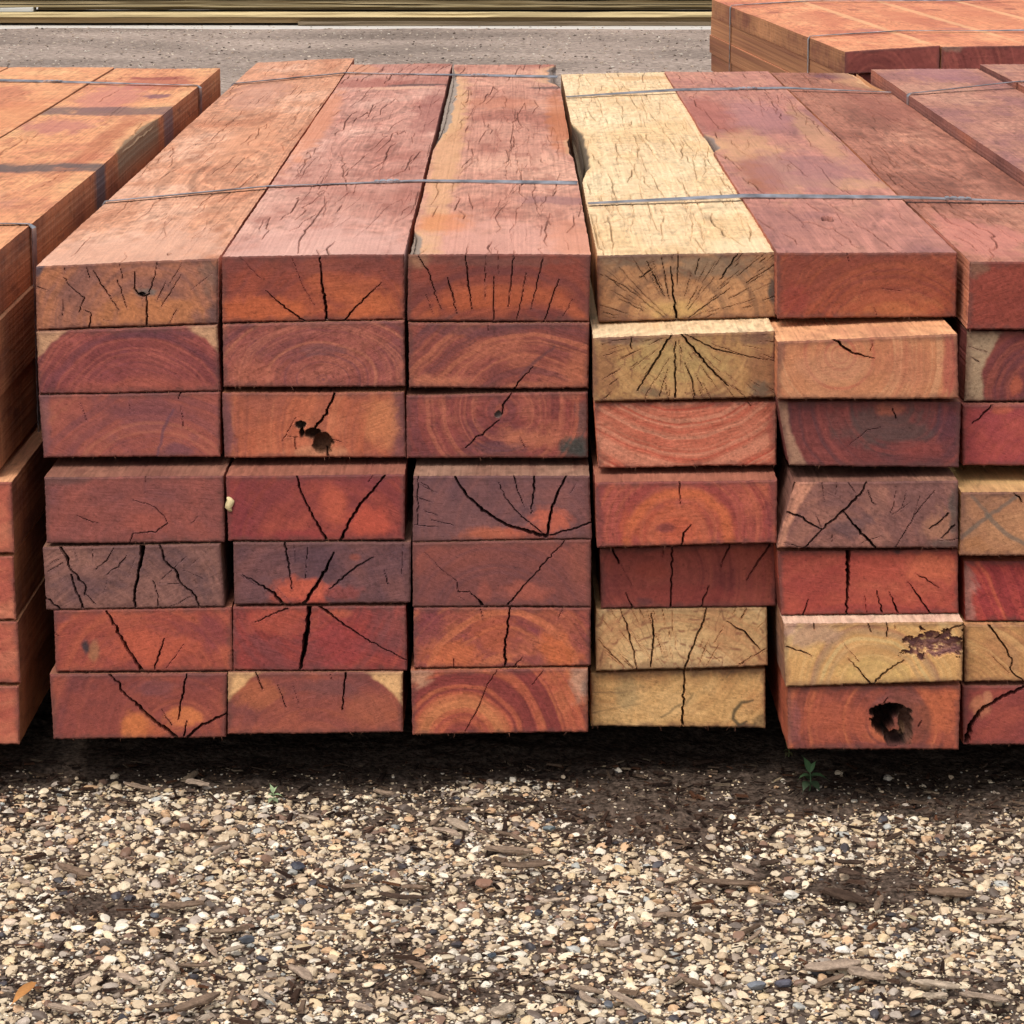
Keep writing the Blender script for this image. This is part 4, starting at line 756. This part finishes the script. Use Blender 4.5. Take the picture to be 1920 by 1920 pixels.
# ------------------------------------------------------------------ the pack whose tops show at the right edge
GR = 'sleepers of the outer pack at the right edge'
def backlen(py, z, y0):
    d = ray(960, py); return CAM[1] + d[1] / d[2] * (z - CAM[2]) - y0
for ci, (x0, z0, pb) in enumerate(((.672, .6105, 130), (.8755, .621, 120))):
    for row in range(1, 8):
        r = np.random.RandomState(1200 + ci * 10 + row); zt = z0 - .0755 * (row - 1); y0 = -.05 - .01 * r.rand()
        W4 = pts_box(x0, x0 + .2, zt, zt - .0738)
        L = backlen(pb, z0, y0) if row == 1 else 2.42
        b = [(136, 60, 46), (160, 72, 52), (150, 70, 56), (180, 90, 58), (120, 60, 52), (190, 140, 84), (140, 64, 48)][(row + ci) % 7]
        T = dict(base=(186, 128, 108), acc=(200, 146, 122), drk=(158, 106, 100), side=(140, 88, 72), nc=14 if ci == 0 else 8, cw=.6, slant=-2,
                 blobs=[(110, 2.2, 70, .2, (170, 116, 120), .6)] if ci == 0 else ()) if row == 1 else dict(base=np.array(b) * 1.25)
        lab = {(0, 1): 'smooth dull brown sleeper top, a bright strap bent over its left corner', (1, 1): 'furthest right sleeper top, only a small corner showing at the margin'}.get((ci, row), 'sleeper end in the outer right pack, outside the photograph')
        _timber('R%d%d' % (ci, row), 1200 + ci * 10 + row, r, W4, y0, L, dict(base=b, c=(r.randint(2200, 2500), r.randint(500, 1500)), sp=18), T, lab, GR, True, row == 1, 0.0, 1.6 if row == 1 else 3.0, 'timber_sleeper')

# ------------------------------------------------------------------ the turned pack behind, upper right
G3 = 'thin sleepers of the turned pack in the upper right'
C3 = on_z(1585, 97, .596)
def rot(v, a): return np.array([v[0] * math.cos(a) - v[1] * math.sin(a), v[0] * math.sin(a) + v[1] * math.cos(a)])
PHI = 0.0; L3 = 1.82
for k in range(400):
    PHI = k * .001; q = C3[:2] + rot((0, L3), PHI)
    if proj(q[0], q[1], .596)[0] < 1336: break
lab3 = {(0, 1): 'top corner sleeper of the turned pack, bright orange top and dark maroon end', (0, 2): 'second sleeper down on the weathered side of the turned pack',
        (0, 3): 'third sleeper down on the weathered side of the turned pack', (1, 1): 'second sleeper across the turned pack, its maroon end above a black gap',
        (2, 1): 'third orange sleeper across the top of the turned pack', (3, 1): 'fourth orange sleeper across the top of the turned pack', (4, 1): 'outermost rough-topped sleeper of the turned pack, in the upper right corner'}
TOP3 = [(.596, .6075, .5565, .549), (.6045, .6065, .556, .554), (.604, .607, .557, .554), (.603, .606, .556, .553), (.610, .612, .562, .560)]
for ci in range(5):
    for row in range(1, 12 if ci == 0 else 2):
        if row == 1: z1, z2, z3, z4 = TOP3[ci]
        else: z1 = z2 = .5475 - .0495 * (row - 2); z3 = z4 = z1 - .0482
        if z3 < .04: continue
        r = np.random.RandomState(1500 + ci * 20 + row); xo = ci * .2035 + (0 if row == 1 else r.uniform(-.003, .003))
        W4 = np.array([[C3[0] + xo, z1], [C3[0] + xo + .2, z2], [C3[0] + xo + .2, z3], [C3[0] + xo, z4]])
        dy = 0 if (ci, row) == (0, 1) else r.uniform(-.03, .03)
        T = dict(base=(228, 148, 108), acc=(240, 170, 124), drk=(196, 116, 90), side=(158, 104, 66), sacc=(190, 128, 82), nc=16, cw=.6, long=True,
                 blobs=[(120, .9, 60, .3, (206, 124, 92), .6), (190, .9, 12, 1.2, (244, 190, 140), .6), (60, 1.2, 20, .04, (150, 86, 70), .7), (150, .5, 40, .05, (170, 104, 104), .5)])
        if ci == 4: T = dict(T, base=(214, 160, 120), nc=60)
        o = _timber('T%d%d' % (ci, row), 1500 + ci * 20 + row, r, W4, C3[1], L3, dict(base=(130, 62, 52), acc=(152, 76, 60), c=(1640, 160), sp=14, ra=.4, bl=.4,
            blobs=([(1790, 84, 40, 16, (140, 104, 84), .8)] if ci == 1 else [])), T, lab3.get((ci, row), 'sleeper low on the turned pack, hidden behind the mixed pack'), G3, True, row == 1, PHI, 2.0, 'timber_sleeper')
        cxl = (W4[2][0] + W4[3][0]) / 2 - C3[0]
        p = C3[:2] + rot((cxl, dy), PHI); o.location.x = p[0]; o.location.y = p[1]

# ------------------------------------------------------------------ bearers the packs rest on
def slab_mesh(name, x0, x1, y0, y1, z0, z1, col, mat, seed=1, nx=60, amp=.002):
    xs = np.linspace(x0, x1, nx); V, C = [], []
    prof = [(y0, z0), (y0, (z0 + z1) / 2), (y0, z1 - .003), (y0 + .003, z1), (y1 - .003, z1), (y1, z1 - .003), (y1, z0)]
    k = len(prof)
    for i, x in enumerate(xs):
        for j, (y, z) in enumerate(prof):
            a = amp if 0 < i < nx - 1 else 0
            V.append((x, y + (float(vn(x * 4, j, seed)) - .5) * a * 2, z + (float(vn(x * 3, j + 9, seed)) - .5) * a * (0 if z == z0 else 1.5)))
            C.append(lin(col) * (1 + .35 * (float(fbm(x * 2.2, j * .8, seed, 4)) - .5)) / 1.2)
    Q = [[i * k + j, (i + 1) * k + j, (i + 1) * k + (j + 1) % k, i * k + (j + 1) % k] for i in range(nx - 1) for j in range(k)]
    return mesh_from(name, np.array(V), np.array(Q), np.array(C), mat, extra=[list(range(k)), [(nx - 1) * k + j for j in range(k)][::-1]])
def bottom(keys): return min(TIMBERS[k]['W4'][2:, 1].min() for k in keys) - .001
for nm, ks, x0, x1 in (('red pack', ('a7', 'b7', 'c7'), -.50, .085), ('mixed pack', ('d7', 'e7', 'f7'), .095, .66), ('left pack', ('PA7', 'PB7'), -.94, -.545), ('right pack', ('R07', 'R17'), .68, 1.07)):
    for y, w_ in ((.42, 'front'), (1.95, 'rear')):
        zb = bottom(ks); me = slab_mesh('bearer', x0 + .004, x1 - .004, y, y + .09, -.01, zb, (112, 78, 60), M_WOOD, seed=int(y * 10))
        tag(link('timber_bearer', me), '%s rough bearer laid on the soil beneath the %s' % (w_, nm), 'bearer', 'bearers under the packs')
for dd in (.25, 1.5):
    me = slab_mesh('bearer', 0, 1.0, -.04, .05, -.01, .0505, (112, 78, 60), M_WOOD, seed=4)
    p = C3[:2] + rot((0, dd), PHI); o = link('timber_bearer', me, None, (p[0], p[1], 0), PHI)
    tag(o, ('near' if dd < 1 else 'far') + ' rough bearer laid on the ground beneath the turned pack', 'bearer', 'bearers under the packs')

# ------------------------------------------------------------------ steel straps
def strap_mesh(name, pts, wd=.0125, th=.0012, tw=None):
    pts = [np.array(p, float) for p in pts]
    # resample
    out = []
    for a, b in zip(pts[:-1], pts[1:]):
        n = max(1, int(np.linalg.norm(b - a) / .03))
        for k in range(n): out.append(a + (b - a) * k / n)
    out.append(pts[-1]); P = np.array(out); V = []
    for i, p in enumerate(P):
        t = P[min(i + 1, len(P) - 1)] - P[max(i - 1, 0)]; t /= np.linalg.norm(t)
        wv = np.array([0, 1, 0.]); wv -= t * wv.dot(t); wv /= np.linalg.norm(wv); nn = np.cross(wv, t)
        if nn[2] < 0 and abs(t[2]) < .7: nn = -nn
        tl = .22 * math.sin(i * .21); w2 = wv * math.cos(tl) + nn * math.sin(tl); n2 = np.cross(t, w2)
        for s1, s2 in ((-1, -1), (1, -1), (1, 1), (-1, 1)): V.append(p + w2 * wd / 2 * s1 + n2 * th / 2 * s2)
    n = len(P); Q = [[i * 4 + j, i * 4 + (j + 1) % 4, (i + 1) * 4 + (j + 1) % 4, (i + 1) * 4 + j] for i in range(n - 1) for j in range(4)]
    return mesh_from(name, np.array(V), np.array(Q), None, M_STEEL, extra=[[3, 2, 1, 0], [n * 4 - 4, n * 4 - 3, n * 4 - 2, n * 4 - 1]])
def seal_mesh(c, d, L=.032, wd=.0165, th=.0026):
    d = np.array(d, float); d /= np.linalg.norm(d); w_ = np.array([0, 1, 0.]); w_ -= d * d.dot(w_); w_ /= np.linalg.norm(w_); n_ = np.cross(d, w_); n_ = n_ if n_[2] > 0 else -n_
    V = []; st = [0, .14, .2, .28, .42, .5, .58, .72, .8, .86, 1]; wf = [1, 1, .72, 1, 1, .72, 1, 1, .72, 1, 1]; hf = [.8, 1, .6, 1, 1, .6, 1, 1, .6, 1, .8]
    for s_, f, h in zip(st, wf, hf):
        for a, b in ((-1, 0), (1, 0), (1, 1), (-1, 1)): V.append(np.array(c) + d * (s_ - .5) * L + w_ * wd / 2 * f * a + n_ * (th * h * b))
    n = len(st); Q = [[i * 4 + j, i * 4 + (j + 1) % 4, (i + 1) * 4 + (j + 1) % 4, (i + 1) * 4 + j] for i in range(n - 1) for j in range(4)]
    return mesh_from('seal', np.array(V), np.array(Q), None, M_STEEL, extra=[[3, 2, 1, 0], [n * 4 - 4, n * 4 - 3, n * 4 - 2, n * 4 - 1]])
def topz(key, x):
    W = TIMBERS[key]['W4']; t = np.clip((x - W[0][0]) / (W[1][0] - W[0][0]), 0, 1); return W[0][1] * (1 - t) + W[1][1] * t
def add_strap(keys, pxs, label, seals=(), left=True, right=True, lx=None, rx=None):
    z = .5; zt = TIMBERS[keys[0]]['W4'][0][1]
    q = np.array([on_z(px, py, zt) for px, py in pxs])
    pts = []
    xl, xr_ = TIMBERS[keys[0]]['W4'][0][0] - .0015, TIMBERS[keys[-1]]['W4'][1][0] + .0015
    def yy(x): return np.interp(x, q[:, 0], q[:, 1])
    for k in keys:
        W = TIMBERS[k]['W4']
        for x in (W[0][0] + .001, W[1][0] - .001): pts.append([x, yy(x), topz(k, x) + .0024])
    # taut line: lift hollows
    P = np.array(pts); keep = [0]
    hull = [P[0]]
    for p in P[1:]:
        while len(hull) >= 2:
            a, b = hull[-2], hull[-1]
            if (b[2] - a[2]) * (p[0] - a[0]) <= (p[2] - a[2]) * (b[0] - a[0]): hull.pop()
            else: break
        hull.append(p)
    P = [h for h in hull]
    if left:
        x = lx if lx is not None else xl - .002
        P = [np.array([x, P[0][1] + .004, .07]), np.array([x, P[0][1], P[0][2] - .005])] + P
    if right:
        x = rx if rx is not None else xr_ + .002
        P = P + [np.array([x, P[-1][1], P[-1][2] - .005]), np.array([x, P[-1][1] + .004, .07])]
    me = strap_mesh('steel_strap', P); o = link('steel_strap', me)
    tag(o, label, 'strap', 'steel straps round the packs')
    for sx, sy in seals:
        c = on_z(sx, sy, zt + .002); i = max(j for j in range(len(P) - 1) if P[j][0] <= c[0] + 1e-6 or j == 0)
        a, b = P[i], P[i + 1]; t = (c[0] - a[0]) / (b[0] - a[0] + 1e-9); cc = a + (b - a) * t
        link('seal', seal_mesh(cc, b - a), o)
    return o
lxa = min(TIMBERS['a%d' % i]['W4'][[0, 3], 0].min() for i in range(1, 8)) - .0015
add_strap(['a1', 'b1', 'c1'], [(195, 381), (480, 368), (640, 364), (800, 361), (1090, 366)], 'steel strap across the near part of the red pack', [(725, 362)], lx=lxa, right=False)
add_strap(['a1', 'b1', 'c1'], [(420, 160), (640, 149), (840, 156), (1045, 160)], 'steel strap across the far part of the red pack', [(900, 157)], lx=lxa, right=False)
add_strap(['d1', 'e1', 'f1'], [(1098, 385), (1400, 383), (1700, 386), (1920, 388)], 'steel strap across the near part of the mixed pack with its pale timber', [(1800, 387)], left=False, right=False)
add_strap(['d1', 'e1', 'f1'], [(1060, 184), (1260, 180), (1400, 176), (1520, 176), (1690, 180)], 'steel strap across the far part of the mixed pack, with a shiny crimped seal', [(1402, 176)], left=False, right=False)
rxp = TIMBERS['PA1']['W4'][1][0] + .0045
add_strap(['PC1', 'PB1', 'PA1'], [(-200, 413), (0, 415), (63, 419)], 'near steel strap folded down over the corner of the orange pack at the left edge', [], left=False, rx=rxp)
add_strap(['PC1', 'PB1', 'PA1'], [(0, 152), (200, 154), (397, 160)], 'far steel strap folded over the corner of the orange pack at the left edge', [(100, 152)], left=False, rx=rxp)
add_strap(['R01', 'R11'], [(1706, 178), (1920, 166), (2100, 160)], 'bright steel strap bent over the outer pack at the right edge', [], right=False, lx=.6705)
def strap3(pxx, label):
    for k in range(2000):
        s_ = k * .001; q = C3[:2] + rot((0, s_), PHI)
        if proj(q[0], q[1], .596)[0] < pxx: break
    loc = [(-.003, .06), (-.003, .592), (.001, .5995), (.2, .6105), (.41, .6105), (.62, .6115), (.815, .615), (1.01, .615)]
    P = [];
    for x, z in loc:
        p = C3[:2] + rot((x, s_ - .02 * (x > .19) * min(1, x * 2)), PHI); P.append([p[0], p[1], z])
    tag(link('steel_strap', strap_mesh('steel_strap', P)), label, 'strap', 'steel straps round the packs')
strap3(1518, 'near dark strap running down the side of the turned pack in the upper right')
strap3(1371, 'far dark strap running down the side of the turned pack in the upper right')

# pale fungus lump on the edge of a crimson sleeper
def lump():
    o = TIMBERS['b4']['o']; c = on_y(431, 945, -.05) - np.array(o.location)
    V, Fc = IC2; r = np.random.RandomState(3); P = V * np.array([.0045, .004, .0085]) * (1 + .35 * (fbm(V[:, 0] * 2 + 3, V[:, 1] * 2, V[:, 2] * 2, 2) - .5))[:, None]
    P[:, 0] += .0015 * np.sin(P[:, 2] * 500); P += c + np.array([0, -.001, 0])
    link('fungus_lump', mesh_from('fungus_lump', P, Fc, np.tile(lin([206, 186, 140]), (len(P), 1)), M_STONE, smooth=True), o)
lump()

# ------------------------------------------------------------------ far side of the yard : slab edge and stacked pine boards
YB = on_z(960, 48.5)[1]; YS = on_z(960, 52.8)[1]
def zB(py): return on_y(960, py, YB)[2]
def xB(px): return on_y(px, 40, YB)[0]
xs = np.linspace(-14, 14, 900); V = []; C = []
for x in xs:
    e = YS + (float(fbm(x * .5, 0, 2, 5)) - .5) * .5
    for (y, z) in ((e, -.02), (e + .01, .002), (YB + .3, .003), (YB + 6, .003)): V.append((x, y, z)); C.append(lin([214, 208, 200]) / 1.15)
k = 4; Q = [[i * k + j, (i + 1) * k + j, (i + 1) * k + j + 1, i * k + j + 1] for i in range(899) for j in range(3)]
tag(link('concrete_slab', mesh_from('slab', np.array(V), np.array(Q), np.array(C), M_STONE)), kind='structure')
GB = 'long pine boards stacked across the yard'
def board(x0, x1, zt, zb, depth, yoff, col, label, seed):
    me = slab_mesh('board', x0, x1, 0, depth, zb, zt, col, M_PINE, seed, 90, .005)
    tag(link('pine_board', me, None, (0, YB + yoff, 0)), label, 'board', GB)
BD = [(39.5, 47.6, 560, 2300, (122, 106, 84), 'lowest dull brown pine board on the white slab'),
      (32.6, 43.5, -900, 1500, (162, 136, 98), 'tan pine board just above the lowest gap, its upper neighbour brighter'),
      (22.5, 32.2, -900, 1700, (216, 194, 146), 'brightest cream pine board of the far stack'),
      (14.8, 19.6, 70, 1900, (120, 106, 80), 'thin dark pine board sandwiched above the brightest one'),
      (9.4, 14.3, -300, 2100, (150, 134, 100), 'olive pine board third from the picture top'),
      (1.0, 8.6, -700, 1700, (160, 142, 106), 'olive-tan pine board just below the picture top'),
      (-8, .2, -500, 2000, (118, 104, 80), 'dark pine board touching the picture top')]
for i, (t, b, p0, p1, col, lab) in enumerate(BD):
    board(xB(p0), xB(p1), zB(t), zB(b) + .002, .1, (-.05, .0, -.03, .03, .0, .02, .01)[i], col, lab, 30 + i)
board(xB(-200), xB(63), zB(13), zB(21.8), .1, 0, (196, 196, 190), 'short grey-white offcut at the left end of the far stack', 50)
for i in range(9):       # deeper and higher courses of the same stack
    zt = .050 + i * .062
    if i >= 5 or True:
        me = slab_mesh('board', -4.4 + .2 * (i % 3), 3.0 + .3 * (i % 2), 0, .5, zt - (.046 if i == 0 else .032), zt, (50, 42, 34) if i == 0 else (90, 78, 60), M_PINE, 60 + i, 40, .004)  # lowest course coloured near black: shade of the gap painted into its colour
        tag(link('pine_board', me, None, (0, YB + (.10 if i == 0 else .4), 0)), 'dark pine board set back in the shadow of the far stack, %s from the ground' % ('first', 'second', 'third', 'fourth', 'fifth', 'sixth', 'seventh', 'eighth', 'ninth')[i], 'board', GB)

# ------------------------------------------------------------------ wood chips, single stones, leaf and weeds in the gravel
CH = """110 1637 170 1657 12;33 1660 60 1670 9;233 1480 290 1490 10;350 1477 393 1482 12;300 1707 383 1705 14;393 1757 443 1753 9;377 1770 413 1800 12;417 1790 457 1777 8;310 1807 337 1827 9;333 1818 400 1817 6;547 1823 587 1853 12;300 1877 320 1843 10;327 1917 413 1883 14;420 1897 443 1863 8;93 1897 150 1910 10;273 1903 327 1895 8;483 1853 520 1897 8;493 1767 547 1750 7;587 1748 645 1747 7;400 1607 433 1593 9;137 1853 170 1837 7;217 1833 263 1853 8;807 1547 827 1530 12;840 1540 880 1560 14;813 1560 867 1573 10;890 1563 917 1580 11;847 1523 887 1522 8;910 1603 997 1612 14;940 1643 1033 1637 14;713 1687 797 1695 9;640 1670 687 1667 9;753 1675 800 1673 8;930 1573 990 1595 7;923 1910 963 1890 18;783 1877 840 1890 10;1070 1857 1130 1865 10;1087 1870 1117 1893 14;1140 1873 1213 1917 9;1120 1780 1160 1788 12;1223 1733 1280 1727 10;1180 1727 1203 1747 8;763 1820 800 1837 9;1287 1633 1320 1653 14;1313 1657 1427 1663 10;1373 1630 1413 1647 9;1427 1630 1460 1623 9;1570 1630 1620 1628 9;1547 1683 1620 1703 18;1643 1717 1657 1687 12;1740 1690 1827 1693 18;1820 1713 1883 1723 10;1840 1733 1897 1728 8;1510 1827 1610 1813 20;1533 1863 1580 1840 9;1590 1833 1657 1850 16;1710 1857 1797 1870 12;1800 1870 1890 1887 11;1730 1877 1777 1880 12;1345 1832 1350 1850 20;1280 1837 1327 1853 10;1347 1880 1370 1907 9;1573 1647 1613 1657 12;1413 1687 1467 1703 8;1467 1537 1507 1540 6;1403 1773 1430 1753 6;1663 1583 1687 1563 14;1597 1576 1613 1592 14;665 1895 700 1905 9;1850 1560 1900 1568 8;60 1560 100 1552 8;560 1530 600 1538 8;1250 1845 1275 1830 8;1010 1700 1060 1692 6;700 1490 740 1496 9"""
SPL = {5: 0, 28: 1}
big = {(300, 1707): 'grey flat wood chip left of centre with a slate pebble at its left tip', (327, 1917): 'long twisted bark strip touching the bottom of the picture at left', (940, 1643): 'pale barkless stick lying right of the flat brown stone',
       (910, 1603): 'grey stick lying just above the pale one near the middle of the gravel', (1547, 1683): 'thick dark brown bark piece in the bare soil patch at right', (1740, 1690): 'silver-grey pointed wood chip near the right margin',
       (1510, 1827): 'broad split wood chip at lower right, tapering to the left', (1590, 1833): 'knobbly grey bark piece touching the broad split chip at lower right', (923, 1910): 'stubby square-ended wood chip at the bottom of the picture near the middle',
       (1140, 1873): 'thin straight stick slanting down to the bottom right of the middle', (547, 1823): 'blunt grey chip slanting down to the right at lower left', (713, 1687): 'blackish thin stick left of the flat brown stone'}
dark = {(1547, 1683), (1570, 1630), (1427, 1630), (1573, 1647), (713, 1687), (1467, 1537), (1663, 1583)}
def chip(x1, y1, x2, y2, wp, seed):
    r = np.random.RandomState(seed); a = on_z(x1, y1, .004); b = on_z(x2, y2, .004); c = (a + b) / 2; d = b - a; L = np.linalg.norm(d); ang = math.atan2(d[1], d[0])
    gh = max(float(ground_h(c[0] + k * d[0], c[1] + k * d[1])) for k in (-.4, 0, .4))
    wd = wp / 2200 * (1.9 if abs(d[0]) > abs(d[1]) * .6 else 1.1); th = min(.006, wd * .4); n = 14; V, C = [], []
    tone = lin((78, 62, 52) if (x1, y1) in dark else [(158, 138, 120), (136, 116, 98), (118, 98, 82), (172, 154, 134)][r.randint(4)]) / 1.15
    for i in range(n):
        t = i / (n - 1); e = min(1, .35 + 3.5 * t, .25 + 3 * (1 - t)) * (.8 + .4 * float(vn(t * 5, seed, .5))); bend = (float(vn(t * 2.2, seed, 3.5)) - .5) * L * .16
        for j in range(10):
            q = j / 10 * 6.283; yy = math.copysign(abs(math.cos(q)) ** .6, math.cos(q)); zz = math.copysign(abs(math.sin(q)) ** .7, math.sin(q))
            V.append(((t - .5) * L + (float(vn(j * 1.7, seed, i)) - .5) * .002, yy * wd / 2 * e * (1 + .25 * (float(vn(j, i * .6, seed)) - .5)) + bend, zz * th / 2 * (.6 + .4 * e) + (float(vn(j * 2.1, i * .5, seed + 3)) - .5) * .0016))
            C.append(tone * (.62 + .75 * float(vn(j * 3.3, i * .25, seed))))
    Q = [[i * 10 + j, i * 10 + (j + 1) % 10, (i + 1) * 10 + (j + 1) % 10, (i + 1) * 10 + j] for i in range(n - 1) for j in range(10)]
    me = mesh_from('wood_chip', np.array(V), np.array(Q), np.array(C), M_CHIP, extra=[list(range(10))[::-1], [(n - 1) * 10 + j for j in range(10)]])
    o = link('wood_chip', me, None, (c[0], c[1], gh + th * .5 + .0068), ang); o.rotation_euler.y = r.uniform(-.05, .05)
    k = (x1, y1)
    lp = math.hypot(x2 - x1, y2 - y1); mx_, my_ = (x1 + x2) / 2, (y1 + y2) / 2
    size = 'short' if lp < 36 else 'middling' if lp < 58 else 'long'; tone_ = 'dark brown' if k in dark else 'grey-brown'
    hor = 'far left' if mx_ < 240 else 'left' if mx_ < 520 else 'left of centre' if mx_ < 860 else 'right of centre' if mx_ < 1200 else 'right' if mx_ < 1600 else 'far right'
    ver = 'near the packs' if my_ < 1600 else 'mid gravel' if my_ < 1760 else 'near bottom edge'
    lean = 'lying level' if abs(y2 - y1) < .25 * abs(x2 - x1) else 'dipping right' if (y2 - y1) * (x2 - x1) > 0 else 'rising right'
    gen = '%s %s wood chip %s, %s, %s' % (size, tone_, hor, ver, lean)
    tag(o, big.get(k, gen), 'wood chip', 'wood chips in the gravel' if k in big else gen)
for i, s_ in enumerate(CH.split(';')):
    chip(*[int(v) for v in s_.split()], 2000 + i)
_by = {}
for o in COL.objects:
    if o.name.startswith('wood_chip'): _by.setdefault(o['label'], []).append(o)
for lb, os_ in _by.items():
    if len(os_) > 1:
        os_.sort(key=lambda o: o.location.x / (3.055 + o.location.y))
        ws = {2: ('left', 'right'), 3: ('leftmost', 'middle', 'rightmost')}[min(3, len(os_))]
        for o, w_ in zip(os_, ws): o['label'] = w_ + (' of two ' if len(os_) == 2 else ' of three ') + lb.replace('wood chip', 'wood chips').replace(', lying level', ' lying level')
    for o in os_: o['group'] = 'wood chips in the gravel'
def pebble(px, py, wp, hp, col, label, seed, name='pebble', flat=.5):
    c = on_z(px, py, .006); shp = stone_shapes(IC2, 1, seed)[0][0]; sc_ = wp / 2150 / 2
    dep = max(hp / 2150 / 2 * 1.5, sc_ * .55)
    P = shp * np.array([sc_, dep, min(sc_ * flat, .009)]); C_ = lin(col) / 1.2 * (.85 + .3 * fbm(shp[:, 0] * 3, shp[:, 1] * 3, seed, 3))[:, None]
    o = link(name, mesh_from(name, P, IC2[1], C_, M_STONE), None, (c[0], c[1], float(ground_h(c[0], c[1])) + min(sc_ * flat, .009) * .7 + .004))
    tag(o, label, 'pebble', 'odd stones in the gravel')
for i, a in enumerate([(908, 1665, 44, 24, (150, 114, 94), 'flat reddish-brown stone in the middle of the gravel'), (460, 1763, 42, 16, (80, 82, 88), 'dark slate-blue stone beside a grey stick, lower left'),
    (558, 1622, 36, 18, (64, 66, 76), 'dark blue stone alone among cream pebbles, left of centre'), (1420, 1848, 44, 14, (122, 126, 132), 'blue-grey flat stone, left one of two side by side'),
    (1467, 1846, 40, 18, (92, 90, 100), 'darker purple-grey stone, right one of two side by side'), (1140, 1888, 20, 26, (104, 108, 114), 'upright banded blue-grey stone by the thin slanting stick'),
    (1030, 1554, 34, 14, (112, 122, 124), 'teal-grey stone at the edge of the bare soil'), (1582, 1783, 38, 18, (238, 230, 216), 'white wedge-shaped stone above the broad split chip'),
    (1485, 1684, 38, 24, (228, 222, 208), 'large white stone left of the thick dark bark'), (290, 1716, 22, 16, (92, 95, 100), 'slate pebble at the tip of the grey flat chip'),
    (1010, 1714, 30, 14, (64, 66, 74), 'black glossy stone below the pale stick'), (20, 1735, 34, 18, (226, 202, 178), 'large pinkish-cream stone at the left margin'), (922, 1790, 20, 16, (70, 78, 86), 'small dark square stone near the lower middle')]):
    pebble(*a[:5], a[5], 40 + i)
def leafmesh(name, leaves, mat):
    V, Q, C = [], [], []
    for (o_, az, el, L, wd, col, curl) in leaves:
        b = len(V); n = 7; o_ = np.array(o_, float)
        for i in range(n):
            t = i / (n - 1); e = el - curl * t; p = o_ + np.array([math.cos(az) * math.cos(e), math.sin(az) * math.cos(e), math.sin(e)]) * L * t
            ww = wd * math.sin(min(1, t * 1.15 + .08) ** .8 * math.pi) * .5 + .0002; sd_ = np.array([-math.sin(az), math.cos(az), 0])
            for k, (s2, dz) in enumerate(((-1, .12), (0, -.10), (1, .12))):
                V.append(p + sd_ * ww * s2 + np.array([0, 0, dz * ww])); C.append(np.array(lin(col)) / 1.1 * (1.25 if k == 1 else 1) * (.85 + .3 * t))
        for i in range(n - 1):
            for k in range(2): Q.append([b + i * 3 + k, b + i * 3 + k + 1, b + (i + 1) * 3 + k + 1, b + (i + 1) * 3 + k])
    return mesh_from(name, np.array(V), np.array(Q), np.array(C), mat, smooth=True)
def stem(p0, p1, r0, col, parent):
    V, C = [], []; p0 = np.array(p0, float); p1 = np.array(p1, float)
    for i in range(6):
        t = i / 5; c = p0 + (p1 - p0) * t + np.array([math.sin(t * 3) * .001, 0, 0])
        for j in range(6): V.append(c + np.array([math.cos(j * 1.047), math.sin(j * 1.047), 0]) * r0 * (1 - .5 * t)); C.append(lin(col))
    Q = [[i * 6 + j, i * 6 + (j + 1) % 6, (i + 1) * 6 + (j + 1) % 6, (i + 1) * 6 + j] for i in range(5) for j in range(6)]
    link('stem', mesh_from('stem', np.array(V), np.array(Q), np.array(C), M_LEAF), parent)
def weed(px, py, label, sc_, col, col2):
    c = on_z(px, py, .002); e = bpy.data.objects.new('weed', None); COL.objects.link(e); e.location = (c[0], c[1], float(ground_h(c[0], c[1])) + .001); e.empty_display_size = .02
    tag(e, label, 'weed'); h = .018 * sc_
    stem((0, 0, -.002), (0, 0, h), .0009, col, e)
    LV = [((0, 0, h), 2.1, 1.25, .019, .0075, col, .5), ((0, 0, h), .8, 1.1, .015, .006, col, .4), ((0, 0, h * .8), 3.3, .55, .013, .008, col, .9), ((0, 0, h * .8), -.15, .45, .020, .009, col, .7),
          ((0, 0, h * .45), -2.2, .25, .016, .010, col2, .8), ((0, 0, h * .45), -.8, .2, .017, .011, col2, .8), ((0, 0, h * .6), 1.6, .5, .014, .008, col2, .7)]
    for l in LV:
        l = (l[0], l[1], l[2], l[3] * sc_, l[4] * sc_, l[5], l[6]); link('leaf', leafmesh('leaf', [l], M_LEAF), e)
weed(1518, 1478, 'small green weed growing in the shade at the foot of the mixed pack', 1.15, (74, 104, 66), (60, 76, 52))
weed(512, 1498, 'tiny pale green seedling among the pebbles below the red pack', .62, (140, 158, 118), (122, 134, 102))
weed(1478, 1418, 'thin wilted sprig under the corner of the mixed pack', .5, (96, 104, 60), (84, 80, 50))
def dead_leaf():
    a = on_z(64, 1843, .01); b = on_z(14, 1888, .01); d = b - a
    me = leafmesh('dead_leaf', [((0, 0, 0), math.atan2(d[1], d[0]), .05, np.linalg.norm(d), .012, (176, 122, 68), .12)], M_LEAF)
    tag(link('dead_leaf', me, None, (a[0], a[1], .011)), 'narrow orange dead leaf lying at the lower left corner', 'leaf')
dead_leaf()
